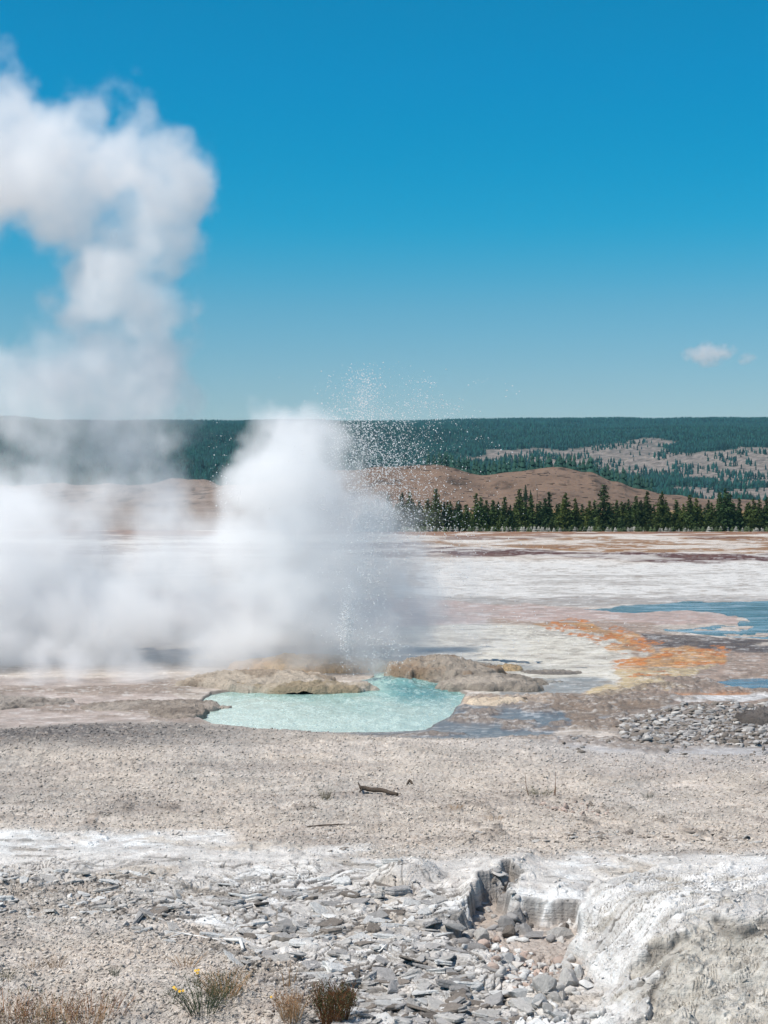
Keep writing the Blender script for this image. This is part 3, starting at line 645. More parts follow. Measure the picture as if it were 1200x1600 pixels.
# ------------------------------------------------------------------ sinter mounds round the pool
def mound(px0, px1, pyb, h, depth, seed, c1, c2, label, lobes=1.0, terr=3, tilt=0.0, spike=0.0):
    xc, yc, _ = at((px0 + px1) / 2, pyb); hw = (px1 - px0) / 2 / F * yc
    n = 190; m = 110; u = np.linspace(-1.25, 1.25, n); v = np.linspace(-1.3, 1.3, m); U, V_ = np.meshgrid(u, v)
    X = U * hw; Y = V_ * depth / 2 + depth / 2
    wa = (fbm(X * .9 + seed, Y * .9, seed, 4) - .5); wb_ = fbm(X * 3 + seed, Y * 3, seed + 3, 4) - .5
    f1, f2, i1 = worley(X * 1.9 + wa, Y * 1.9 + wb_ * .4, seed + 7); fs, f2s, i2 = worley(X * 5.5, Y * 5.5, seed + 9)
    r = np.hypot(U, V_) + .55 * wa + .22 * wb_ - .10 * lobes * (1 - f1)
    t = np.clip(1.02 - r, 0, 1); k = t * terr * 1.5
    h = h * .50
    step = (np.floor(k) + ss(0, .45, k - np.floor(k)) * .8 + .2 * (k - np.floor(k))) / (terr * 1.5)
    Z = h * (step**.55) * (1 + tilt * U) + lobes * .10 * h * (1 - f1)**1 * ss(0, .15, t) + .05 * (1 - fs) * ss(0, .1, t) + (fbm(X * 8, Y * 8, seed + 12, 3) - .5) * .05 * ss(0, .1, t) - .28 * ss(.02, -.05, 1.02 - r)
    nn = fbm(X * 1.3, Y * 1.3, seed + 20, 4)
    c1, c2 = [[min(240, (v * .78 + sum(c) / 3 * .22) * 1.16) for v in c] for c in (c1, c2)]; C = L(*c1)[None, None] * (1 - ss(.4, .6, nn)[..., None]) + L(*c2) * ss(.4, .6, nn)[..., None]
    Fc = grid_faces(m, n); ok = (Z.ravel()[Fc] > -.26).any(1)
    Fc = Fc[ok]; used = np.unique(Fc); mp = np.full(Z.size, -1); mp[used] = np.arange(len(used))
    W = np.stack([X.ravel(), Y.ravel(), Z.ravel()], 1)[used]
    o = link_mesh('sinter_mound', W, mp[Fc], M['mound'], None, True, C.reshape(-1, 3)[used])
    o.location = (xc, yc, -.03); return tag(o, label, 'rock mound')
mound(275, 520, 1078, .62, 2.6, 400, (176, 160, 140), (150, 132, 112), 'layered grey-tan sinter mound left of the geyser vent, steam drifting over its left end', terr=3)
mound(370, 580, 1080, .30, 1.3, 420, (190, 176, 158), (150, 132, 104), 'low scalloped ledge of pillowy sinter jutting into the turquoise pool', lobes=2.2, terr=1)
mound(360, 620, 1052, .70, 3.0, 440, (214, 172, 118), (200, 158, 108), 'yellowish sinter mound behind the pool, half hidden by steam', terr=2)
mound(610, 790, 1066, .95, 3.4, 460, (142, 118, 94), (156, 142, 126), 'tallest brown rounded sinter mound right of the geyser vent', terr=2, tilt=-.2)
mound(690, 850, 1080, .46, 2.4, 480, (168, 154, 138), (140, 128, 114), 'grey terraced sinter mound with rippled front edge right of the brown mound', lobes=2.0, terr=3)
mound(728, 832, 1104, .26, 1.0, 500, (206, 184, 156), (180, 156, 128), 'small low tan sinter hump at the right end of the pool', terr=1)
mound(795, 830, 1100, .24, .6, 520, (92, 80, 68), (110, 96, 80), 'dark brown knob on the end of the small tan hump', terr=1)
mound(770, 820, 1050, .26, 1.0, 540, (214, 176, 124), (200, 166, 120), 'small orange-tan sinter knob behind the grey terraced mound', terr=1)
mound(820, 915, 1056, .14, 1.2, 560, (120, 112, 104), (140, 130, 118), 'thin dark sinter tongue reaching right into the pale runoff', terr=1)
mound(800, 880, 1068, .10, .7, 580, (150, 146, 138), (132, 126, 118), 'thin low grey sinter tongue in front of the dark one, in the runoff', terr=1)
mound(225, 312, 1126, .22, 2.2, 600, (156, 140, 124), (132, 118, 104), 'rough knobbly grey-brown crust at the left end of the pool', lobes=2.5, terr=2)
mound(130, 330, 1112, .14, 1.8, 620, (160, 146, 132), (140, 126, 112), 'low broken crust ridge on the pinkish flat left of the pool', lobes=2.5, terr=2)
mound(-120, 75, 1108, .20, 1.8, 640, (158, 146, 134), (134, 122, 110), 'low rough crust ridge at the left edge beneath the steam', lobes=2.5, terr=2)
mound(195, 385, 1156, .12, .9, 660, (122, 112, 104), (104, 96, 90), 'dark wet crust hump between the pool and the gravel', lobes=1.5, terr=1)
mound(290, 330, 1030, .2, .8, 680, (206, 180, 150), (190, 166, 140), 'faint tan knob in the steam behind the layered mound', terr=1)
mound(1165, 1260, 1134, .5, 1.2, 700, (84, 76, 70), (104, 96, 90), 'dark brown boulder on the grey rubble at the right edge', terr=2)

# ------------------------------------------------------------------ slabs and stones
def slab_mesh(seed, thick=.18, na=22):
    r = random.Random(seed); nc = r.randint(5, 8); cor = sorted(r.uniform(0, 2 * math.pi) for _ in range(nc)); cr = [r.uniform(.62, 1.05) for _ in range(nc)]
    asp = r.uniform(.55, .9)
    pts = []
    C = [(math.cos(a) * q, math.sin(a) * q * asp) for a, q in zip(cor, cr)]
    per = [math.dist(C[i], C[(i + 1) % nc]) for i in range(nc)]; tot = sum(per)
    for i in range(na):
        s = tot * i / na; j = 0
        while s > per[j]: s -= per[j]; j = (j + 1) % nc
        u = s / per[j]; a, b = C[j], C[(j + 1) % nc]; pts.append((a[0] + (b[0] - a[0]) * u + r.uniform(-.035, .035), a[1] + (b[1] - a[1]) * u + r.uniform(-.035, .035)))
    mx_ = sum(p[0] for p in pts) / na; my_ = sum(p[1] for p in pts) / na
    tiltz = [r.uniform(-.08, .08) for _ in range(3)]
    V = []; Fc = []
    rings = [(0, .92), (.25, 1.0 + r.uniform(-.05, .03)), (.5, .95 + r.uniform(-.04, .05)), (.78, 1.0 + r.uniform(-.06, .03)), (.97, .95), (1.0, .86), (1.03, .55), (1.0, .22)]
    for h, s in rings:
        for i, p in enumerate(pts):
            x = mx_ + (p[0] - mx_) * (s + r.uniform(-.02, .02)); y = my_ + (p[1] - my_) * (s + r.uniform(-.02, .02))
            V.append((x, y, thick * (h - .35) + (tiltz[0] * x + tiltz[1] * y) * (h > .5) + r.uniform(-.012, .012) * (h > 0)))
    for k in range(len(rings) - 1):
        for i in range(na): a = k * na + i; b = k * na + (i + 1) % na; Fc.append((a, b, b + na, a + na))
    Fc.append(tuple(range((len(rings) - 1) * na, len(rings) * na)))
    return np.array(V), Fc
def chunk_mesh(seed, sub=1):
    import bmesh
    bm = bmesh.new(); bmesh.ops.create_icosphere(bm, subdivisions=sub, radius=1); r = random.Random(seed)
    V = np.array([v.co[:] for v in bm.verts]); Fc = [tuple(v.index for v in f.verts) for f in bm.faces]; bm.free()
    for _ in range(11):
        nrm = np.array([r.gauss(0, 1) for _ in range(3)]); nrm /= np.linalg.norm(nrm); d = r.uniform(.32, .72); s = V @ nrm; V = V - np.outer(np.maximum(s - d, 0), nrm)
    V *= np.array([r.uniform(.9, 1.3), r.uniform(.7, 1.0), r.uniform(.5, .8)]); return V, Fc
SL = [slab_mesh(i, th) for i, th in enumerate([.10, .13, .16, .22, .12, .15, .2, .28])]; CH = [chunk_mesh(i, 2) for i in range(6)]
def tri(V, Fc):
    o = []
    for f in Fc:
        for i in range(1, len(f) - 1): o.append((f[0], f[i], f[i + 1]))
    return np.array(V), np.array(o)
def proto_data(nm, V, Fc, c):
    o = link_mesh(nm, V, Fc, M['slab'], None, False, np.array(c)[None].repeat(len(V), 0)); d = o.data; bpy.data.objects.remove(o); return d
TONE = {'white': L(236, 234, 229), 'grey': L(214, 209, 202), 'dark': L(150, 140, 130), 'ash': L(182, 178, 174), 'pink': L(208, 186, 172)}
PD = {}
def pd(kind, i, tone):
    k = (kind, i, tone)
    if k not in PD: PD[k] = proto_data('flat_rock' if kind == 's' else 'rock', *((SL if kind == 's' else CH)[i]), TONE[tone])
    return PD[k]
RZ = [  # outline, count, size range (m), kind, tones, label, group
    (PL_PLATES, 760, (.03, .21), 's', ('white', 'grey', 'ash', 'white', 'grey', 'dark'), 'flat broken pale sinter slab lying in the field of layered plates in the foreground', 'broken slabs in the foreground plate field'),
    ([(460, 1400), (700, 1400), (860, 1520), (980, 1620), (560, 1620), (440, 1480)], 260, (.04, .24), 's', ('white', 'grey', 'ash'), 'jagged grey-white slab in the jumble left of the hollow', 'jagged slabs left of the hollow'),
    ([(730, 1440), (880, 1440), (920, 1500), (940, 1560), (820, 1560), (720, 1490)], 260, (.03, .11), 'c', ('pink', 'grey', 'white'), 'small angular stone on the pinkish floor of the hollow below the scarp', 'stones on the floor of the hollow'),
    ([(780, 1480), (930, 1500), (960, 1600), (860, 1600), (760, 1540)], 60, (.06, .16), 'c', ('white', 'grey'), 'angular white block fallen beside the white dome', 'blocks beside the white dome'),
    ([(780, 1306), (1000, 1300), (1220, 1300), (1220, 1324), (1000, 1322), (800, 1320)], 70, (.06, .15), 's', ('dark', 'dark', 'grey'), 'dark flat stone in the row along the back edge of the white sinter', 'dark stones along the edge of the gravel'),
    ([(698, 1462), (730, 1398), (788, 1374), (818, 1412), (872, 1420), (886, 1446), (812, 1446), (772, 1424), (728, 1484)], 90, (.05, .17), 'c', ('ash', 'grey', 'dark', 'ash'), 'x', 'broken blocks along the scarp of the hollow'),
    ([(840, 1256), (960, 1254), (960, 1276), (830, 1276)], 45, (.03, .09), 'c', ('dark', 'pink'), 'small dark lump in the patch right of the long-stemmed tuft', 'dark lumps on the gravel'),
    ([(960, 1130), (1060, 1108), (1230, 1096), (1230, 1166), (1100, 1166), (980, 1160)], 1300, (.05, .15), 'c', ('ash', 'dark', 'grey', 'dark', 'ash'), 'grey rubble stone in the dense bank at the right behind the gravel', 'stones of the grey rubble bank'),
    ([(860, 1150), (980, 1150), (1230, 1170), (1230, 1200), (900, 1186)], 90, (.03, .09), 'c', ('dark', 'ash'), 'small dark stone on the pale flat below the rubble bank', 'stones below the rubble bank'),
    ([(-20, 1355), (260, 1365), (300, 1440), (-20, 1440)], 190, (.05, .17), 's', ('grey', 'grey', 'white'), 'thin grey slab scattered over the gravel at the left of the foreground', 'scattered slabs at the left of the foreground'),
    ([(460, 1500), (700, 1510), (800, 1620), (520, 1620)], 150, (.06, .22), 's', ('grey', 'dark', 'ash'), 'dark-edged slab near the brown bushes at the bottom', 'slabs near the brown bushes'),
    ([(440, 1300), (780, 1300), (780, 1340), (440, 1336)], 70, (.03, .09), 's', ('grey', 'dark'), 'small grey slab where the gravel meets the white sinter', 'slabs where gravel meets sinter'),
]
LAND = [(365, 1475, 'the curved white branch'), (440, 1474, 'the grey wood block'), (320, 1555, 'the yellow-flowered plant'), (521, 1570, 'the dense rust-brown bush'), (455, 1585, 'the small straw bush'), (640, 1352, 'the rounded hump'),
        (715, 1450, 'the left hollow end'), (800, 1400, 'the scarp'), (880, 1430, 'the dome tip'), (930, 1560, 'the dome flank'), (560, 1450, 'the plate field centre'), (660, 1580, 'the ground below the hollow'),
        (150, 1400, 'the left gravel patch'), (30, 1400, 'the left edge'), (270, 1400, 'the pale ridge'), (843, 1245, 'the long-stemmed tuft'), (1012, 1245, 'the tiny dark plant'), (600, 1244, 'the driftwood branch'), (1180, 1120, 'the dark boulder'),
        (1000, 1150, 'the rubble left end'), (1080, 1120, 'the rubble centre'), (1100, 1090, 'the white strip'), (1170, 1310, 'the right gravel edge'), (980, 1310, 'the stone row'), (780, 1480, 'the pink hollow floor')]
TN = {'white': 'whitish', 'grey': 'light-grey', 'dark': 'dark brown-grey', 'ash': 'ash-grey', 'pink': 'pinkish'}
def rock_label(px, py, s, kd, tone, zi):
    l = min(LAND, key=lambda q: math.hypot(q[0] - px, (q[1] - py) * 1.6)); ox, oy = px - l[0], (py - l[1]) * 1.6
    side = ('right of ' if ox > 0 else 'left of ') if abs(ox) > abs(oy) else ('in front of ' if oy > 0 else 'behind ')
    if math.hypot(ox, oy) < 22: side = 'close beside '
    big = 'large' if s > .15 else 'medium' if s > .10 else 'small'
    return f"{big} {TN[tone]} {'flat slab' if kd == 's' else 'angular stone'} {side}{l[2]}"
allr = []
for zi, (pts, n, (s0, s1), kd, tones, lb, gp) in enumerate(RZ):
    xs = [p[0] for p in pts]; ys = [p[1] for p in pts]; c = 0
    while c < n:
        m = 400; a = rng.uniform(max(min(xs), -60), min(max(xs), 1260), m); b = rng.uniform(min(ys), min(max(ys), 1660), m)
        ok = sdpoly(a, b, pts) > 0; ok &= sdpoly(a, b, PL_DOME) < -2 if zi not in (5, 7) else ok
        if zi not in (2, 3, 5, 7): ok &= sdpoly(a, b, PL_BASIN) < -8
        cl = fbm(a * .02, b * .04, 801 + zi, 3); ok &= (rng.uniform(0, 1, m) < ss(.36, .56, cl)) | (zi == 7)
        for px, py in list(zip(a[ok], b[ok]))[:n - c]:
            s = s0 + (s1 - s0) * rng.uniform()**2.6; allr.append((px, py, s, kd, tones[rng.integers(len(tones))], zi)); c += 1
PXr = np.array([r[0] for r in allr]); PYr = np.array([r[1] for r in allr]); Dr = CAMZ * F / (PYr - HY); Xr = (PXr - 600) / F * Dr
Zr = ground(Xr, Dr, False); Sr = np.array([r[2] for r in allr]); order = np.argsort(-(Sr / Dr))
inview = [i for i in order if 0 < PXr[i] < 1200 and PYr[i] < 1605]; things = set(inview[:285]); stuff = {}
for i in range(len(allr)):
    px, py, s, kd, tone, zi = allr[i]; rz = rng.uniform(0, 6.28); tx, ty = rng.normal(0, .16, 2)
    if kd == 's' and rng.uniform() < .12: tx += .5
    k = int(rng.integers(8 if kd == 's' else 6)); sc3 = (s, s * rng.uniform(.7, 1), s * rng.uniform(.7, 1.3) * (.6 if zi == 7 else 1))
    z = Zr[i] + (-.004 if kd == 's' else s * .12)
    if i in things:
        o = bpy.data.objects.new('flat_rock' if kd == 's' else 'rock', pd(kd, k, tone)); COL.objects.link(o)
        o.location = (Xr[i], Dr[i], z); o.rotation_euler = (tx, ty, rz); o.scale = sc3; tag(o, rock_label(px, py, s, kd, tone, zi), 'rock', RZ[zi][6], 'thing')
    else: stuff.setdefault((kd, k), []).append(((Xr[i], Dr[i], z), sc3, rz, tx, ty, TONE[tone] * rng.uniform(.8, 1.15)))
Vs, Fs, Cs, b = [], [], [], 0
for (kd, k), lst in stuff.items():
    v, f = tri(*(SL if kd == 's' else CH)[k])
    W_, F_, C_ = replicate(v, f, xf(np.array([q[0] for q in lst]), np.array([q[1] for q in lst]), np.array([q[2] for q in lst]), np.array([q[3] for q in lst]), np.array([q[4] for q in lst])), np.array([q[5] for q in lst]))
    Vs.append(W_); Fs.append(F_ + b); Cs.append(C_); b += len(W_)
tag(link_mesh('rubble', np.concatenate(Vs), np.concatenate(Fs), M['slab'], None, False, np.concatenate(Cs)), 'small loose grey and white rubble between the larger slabs', 'rubble', kind='stuff')
# pebbles of the gravel sheet
n = 95000; py = 1135 + 520 * rng.uniform(0, 1, n)**1.0; px = rng.uniform(-60, 1260, n); D = CAMZ * F / (py - HY); X = (px - 600) / F * D
z, c, _, gr, sm, pls = ground(X, D); keep = (rng.uniform(0, 1, n) < gr * (1 - .88 * sm)); X, D, z, c = X[keep], D[keep], z[keep], c[keep]
n = len(X); s = .006 + .026 * rng.uniform(0, 1, n)**4 * (D / 16)**.4; v, f = chunk_mesh(33, 1)
cc = c * rng.uniform(.85, 1.3, (n, 1))
W_, F_, C_ = replicate(v, f, xf(np.stack([X, D, z + s * .25], 1), np.stack([s * rng.uniform(.8, 1.5, n), s, s * rng.uniform(.6, 1, n)], 1), rng.uniform(0, 6.28, n), rng.normal(0, .4, n), rng.normal(0, .4, n)), cc)
tag(link_mesh('gravel', W_, F_, M['pebble'], None, False, C_), 'fine beige sinter gravel covering the near ground', 'gravel', kind='stuff')

# ------------------------------------------------------------------ wood
def log(name, pts, rad, mat, label, cat, branches=()):
    P = []
    for px, py, z in pts: x, y, _ = at(px, py); P.append((x, y, gz(x, y) + z))
    Q = []; Rr = []
    for i in range(len(P) - 1):
        for k in range(5):
            t = k / 5; Q.append(tuple(P[i][j] * (1 - t) + P[i + 1][j] * t + random.uniform(-.1, .1) * rad[i] for j in range(3))); Rr.append((rad[i] * (1 - t) + rad[i + 1] * t) * random.uniform(.85, 1.15))
    Q.append(P[-1]); Rr.append(rad[-1]); mb = MB(); mb.add(*tube(Q, Rr, 9))
    for bpts, br in branches:
        B = []
        for px, py, z in bpts: x, y, _ = at(px, py); B.append((x, y, gz(x, y) + z))
        mb.add(*tube(B, br, 6))
    return tag(mb.build(name, mat, None, True), label, cat)
log('driftwood', [(562, 1243, .10), (575, 1243, .07), (598, 1245, .05), (621, 1249, .03)], [.022, .034, .03, .026], M['wood'], 'dark forked driftwood branch lying on the gravel in front of the pool', 'branch', [([(564, 1243, .07), (560, 1238, .10)], [.02, .01]), ([(566, 1243, .06), (562, 1246, .03)], [.02, .01])])
log('stick', [(480, 1297, .02), (505, 1296, .03), (540, 1295, .02)], [.007, .01, .006], M['wood'], 'long thin dark stick lying flat on the gravel, left of centre', 'stick')
log('branch', [(268, 1464, .02), (285, 1461, .03), (318, 1466, .02), (345, 1469, .015)], [.004, .007, .009, .008], M['palewood'], 'thin bleached twig lying left of the curved white branch', 'branch')
log('branch', [(350, 1470, .02), (364, 1473, .035), (376, 1479, .035), (380, 1490, .02)], [.012, .016, .017, .014], M['palewood'], 'bleached white branch curved like a hook on the foreground slabs', 'branch')
log('wood_chunk', [(425, 1474, .02), (440, 1474, .025), (456, 1474, .02)], [.03, .034, .03], M['greywood'], 'short grey-brown block of weathered wood lying on the white sinter', 'wood')
log('stick', [(636, 1229, .02), (640, 1227, .06), (645, 1229, .02)], [.014, .02, .012], M['wood'], 'tiny dark wood scrap on the gravel above the driftwood branch', 'stick')

# ------------------------------------------------------------------ plants
def stems(n, h, spread, r0, mat, name, parent, lean=.5, curl=.2, fork=0, seed=0, rr=.5):
    r = random.Random(seed); mb = MB(); tips = []
    for i in range(n):
        a = r.uniform(0, 6.28); b = spread * r.random()**.5; x0, y0 = b * math.cos(a) * rr, b * math.sin(a) * rr; hh = h * r.uniform(.5, 1)
        x1, y1 = x0 + lean * b * math.cos(a) + r.uniform(-.1, .1) * h, y0 + lean * b * math.sin(a) + r.uniform(-.1, .1) * h
        p = [(x0, y0, -.02), (x0 * .6 + x1 * .4 + r.uniform(-curl, curl) * h * .2, y0 * .6 + y1 * .4, hh * .5), (x1, y1, hh)]
        mb.add(*tube(p, [r0, r0 * .8, r0 * .35], 3)); tips.append(p[2])
        for k in range(fork):
            t = r.uniform(.35, .95); q = [p[1][j] * (1 - t) + p[2][j] * t for j in range(3)]
            e = (q[0] + r.uniform(-.12, .12) * h, q[1] + r.uniform(-.12, .12) * h, q[2] + r.uniform(.06, .2) * h); mb.add(*tube([q, e], [r0 * .6, r0 * .25], 3)); tips.append(e)
    mb.build(name, mat, parent); return tips
def leaves(tips, per, sz, mat, name, parent, seed=0, jit=.03, zj=None):
    r = random.Random(seed); V = []; Fc = []
    for tp in tips:
        for _ in range(per):
            c = [tp[j] + r.uniform(-jit, jit) * (1 if j < 2 else 2) for j in range(3)]; c[2] = max(.0, c[2] - r.uniform(0, zj or 0)); i = len(V); s = sz * r.uniform(.6, 1.3)
            a = r.uniform(0, 6.28); dx, dy = math.cos(a) * s * .35, math.sin(a) * s * .35; up = r.uniform(.3, 1) * s
            V += [(c[0] - dx, c[1] - dy, c[2]), (c[0] + dx, c[1] + dy, c[2]), (c[0] + r.uniform(-.5, .5) * s, c[1] + r.uniform(-.5, .5) * s, c[2] + up)]; Fc.append((i, i + 1, i + 2))
    link_mesh(name, np.array(V), Fc, mat, parent)
def flower(parent, tips, sz):
    for tp in tips:
        V = []; Fc = []
        for k in range(10):
            a = k * .628; i = len(V); V += [(0, 0, 0), (sz * math.cos(a - .25), sz * math.sin(a - .25), sz * .2), (sz * 1.15 * math.cos(a), sz * 1.15 * math.sin(a), sz * .3), (sz * math.cos(a + .25), sz * math.sin(a + .25), sz * .2)]; Fc.append((i, i + 1, i + 2, i + 3))
        V += [(sz * .3 * math.cos(k), sz * .3 * math.sin(k), sz * .35) for k in range(6)]; Fc.append(tuple(range(40, 46)))
        o = link_mesh('flower', np.array(V), Fc, M['petal'], parent); o.location = tp; o.rotation_euler = (.8, 0, 0)
def plant(name, px, py, label, cat, group=None):
    x, y, _ = at(px, py); o = bpy.data.objects.new(name, None); COL.objects.link(o); o.location = (x, y, gz(x, y)); o.empty_display_size = .05; return tag(o, label, cat, group)
p = plant('bush', 521, 1601, 'dense rust-brown twiggy bush at the bottom, right of the smaller pale one', 'bush'); t = stems(170, .30, .19, .0028, M['twig'], 'stems', p, .5, fork=4, seed=1, rr=.55); leaves(t, 4, .014, M['sage'], 'foliage', p, 2, .012, .08)
p = plant('bush', 455, 1606, 'small sparse straw-brown bush at the bottom between two larger bushes', 'bush'); t = stems(90, .22, .15, .0022, M['straw'], 'stems', p, .6, fork=3, seed=3); leaves(t, 2, .011, M['twig'], 'foliage', p, 4, .012, .05); flower(p, t[5:6], .009)
p = plant('flowering_plant', 318, 1594, 'loose grey-green bush with small yellow flowers at the bottom', 'flowering plant'); t = stems(85, .26, .25, .0022, M['darkgreen'], 'stems', p, .9, fork=3, seed=5); leaves(t, 3, .013, M['sage'], 'foliage', p, 6, .02, .08)
flower(p, [tp for tp in t if tp[2] > .17][:7], .011)
p = plant('bush', 352, 1572, 'low tawny bush just right of the yellow flowers', 'bush'); t = stems(110, .22, .22, .002, M['straw'], 'stems', p, .8, fork=3, seed=7); leaves(t, 2, .012, M['sage'], 'foliage', p, 8, .015, .05)
def tuft(px, py, n, h, sp, mat, label, seed, green=False):
    p = plant('grass_tuft', px, py, label, 'grass tuft', None); stems(n, h, sp, .0016, M[mat], 'blades', p, .9, seed=seed, rr=.6)
    if green: stems(n // 2, h * .4, sp, .0022, M['darkgreen'], 'leaves', p, .9, seed=seed + 1, rr=.9)
tuft(508, 1256, 45, .22, .10, 'sage', 'small upright olive tuft on the gravel left of the driftwood', 20)
tuft(843, 1247, 70, .13, .20, 'sage', 'low olive tuft with a few tall stems on the gravel right of centre', 22)
p = plant('dry_stems', 828, 1248, 'three tall bare curved stems rising beside the low olive tuft', 'plant stems')
mb = MB()
for dx, h_, l_ in ((-.02, .33, -.05), (.36, .34, .0), (.34, .22, .02)): mb.add(*tube([(dx, 0, 0), (dx + l_ * .7, 0, h_ * .4), (dx + l_, 0, h_)], [.006, .004, .002], 4))
mb.build('stem', M['twig'], p)
tuft(1012, 1247, 40, .07, .09, 'darkgreen', 'tiny dark low plant on the gravel at the right', 24)
tuft(713, 1270, 30, .07, .10, 'straw', 'faint dry tuft on the gravel right of the driftwood', 26)
tuft(775, 1285, 30, .07, .14, 'straw', 'faint straw tuft near the white sinter edge, centre right', 28)
tuft(180, 1538, 34, .09, .05, 'darkgreen', 'small dark green tuft alone on the lower left gravel', 30)
tuft(90, 1520, 40, .12, .10, 'straw', 'dry tuft with one tall stem on the lower left gravel', 32)
tuft(52, 1522, 30, .09, .10, 'straw', 'low dry tuft at the far left, beside the tall-stemmed one', 34)
tuft(8, 1545, 34, .10, .10, 'sage', 'olive tuft cut by the left edge of the photo', 36)
tuft(290, 1520, 40, .12, .14, 'straw', 'sparse straw tuft above the yellow flowers', 38)
tuft(450, 1545, 24, .22, .08, 'straw', 'thin tall dry stems above the small straw-brown bush', 39)
for i, (px, py, lb) in enumerate(((5, 1600, 'leftmost rusty grass clump along the bottom edge'), (42, 1606, 'second rusty grass clump from the left along the bottom edge'), (80, 1600, 'dry grass clump with green leaves at the bottom left, third from the left'),
                                 (118, 1607, 'leafy green clump with dry stems on the bottom edge, fourth from the left'), (150, 1598, 'tall-stemmed dry clump at the right end of the bottom-left grass'))):
    p = plant('grass_clump', px, py, lb, 'grass clump'); t = stems(80, .22, .22, .0018, M['straw'] if i % 2 else M['twig'], 'stems', p, .6, fork=1, seed=50 + i, rr=1)
    leaves(t[::2], 3, .016, M['sage'] if i in (0, 1, 4) else M['darkgreen'], 'foliage', p, 60 + i, .05, .22)

# ------------------------------------------------------------------ spray
DV = 42.0; SX, SY = 590, 0
def spx(px, py, D): return ((px - 600) / F * D, D, zat(py, D))
bx_, by_ = [], []
def cloud_pts(n, cx, cy, sx, sy, rot=0):
    a = rng.normal(0, 1, n) * sx; b = rng.normal(0, 1, n) * sy; c, s = math.cos(rot), math.sin(rot)
    return cx + a * c - b * s, cy + a * s + b * c
parts = [cloud_pts(7500, 585, 735, 48, 58, .2), cloud_pts(2600, 555, 665, 28, 38), cloud_pts(1100, 572, 615, 14, 26), cloud_pts(1900, 625, 780, 45, 36, .5), cloud_pts(900, 690, 820, 55, 60, .5),
         cloud_pts(1000, 548, 900, 34, 95), cloud_pts(300, 345, 790, 9, 70), cloud_pts(500, 640, 930, 70, 60), cloud_pts(500, 620, 1040, 70, 22), cloud_pts(10, 542, 985, 9, 22), cloud_pts(400, 420, 960, 90, 80), cloud_pts(350, 810, 990, 60, 30)]
sx_ = np.concatenate([p[0] for p in parts]); sy_ = np.concatenate([p[1] for p in parts]); 
for k in range(60):      # thrown jets: droplets strung along rising and falling arcs
    x0 = 575 + rng.normal(0, 14); top = rng.uniform(600, 900) if k % 3 else rng.uniform(590, 720); lean = rng.normal(.10, .16); m = int(rng.uniform(50, 150)); t_ = rng.uniform(.15, 1.35, m)**.8
    ax_ = x0 + lean * (1050 - top) * t_ + rng.normal(0, 2.2, m) * (1 + 2 * t_); ay_ = 1050 - (1050 - top) * (1 - (1 - t_)**2) + rng.normal(0, 3, m)
    sx_ = np.concatenate([sx_, ax_]); sy_ = np.concatenate([sy_, ay_])
ok = (sy_ > 565) & (sy_ < 1066)
sx_, sy_ = sx_[ok], sy_[ok]; n = len(sx_); D = DV + rng.normal(-1.2, .9, n)
jx, jy = cloud_pts(2200, 541, 984, 6, 26); j2 = cloud_pts(900, 590, 1010, 26, 20); D = np.concatenate([D, rng.normal(38.9, .15, 3100)]); sx_ = np.concatenate([sx_, jx, j2[0]]); sy_ = np.minimum(np.concatenate([sy_, jy, j2[1]]), 1064); n = len(sx_); P = np.stack([(sx_ - 600) / F * D, D, zat(sy_, D)], 1)
s = .006 + .022 * rng.uniform(0, 1, n)**4.0
v, f = chunk_mesh(90, 1); W_, F_, _ = replicate(v, f, xf(P, np.stack([s, s, s * 1.3], 1), rng.uniform(0, 6, n)))
t = NT('droplet_water'); b_ = t.bsdf((.95, .97, .98), .25, None, .6); tr = t.n('BsdfTranslucent'); tr.inputs[0].default_value = (1, 1, 1, 1); ms = t.n('MixShader'); ms.inputs[0].default_value = .5; t.l(b_.outputs[0], ms.inputs[1]); t.l(tr.outputs[0], ms.inputs[2]); t.l(ms.outputs[0], t.out.inputs[0]); M['drop'] = t.m
tag(link_mesh('water_spray', W_, F_, M['drop'], None, True), 'glittering white droplets thrown up by the geyser', 'spray', kind='stuff')

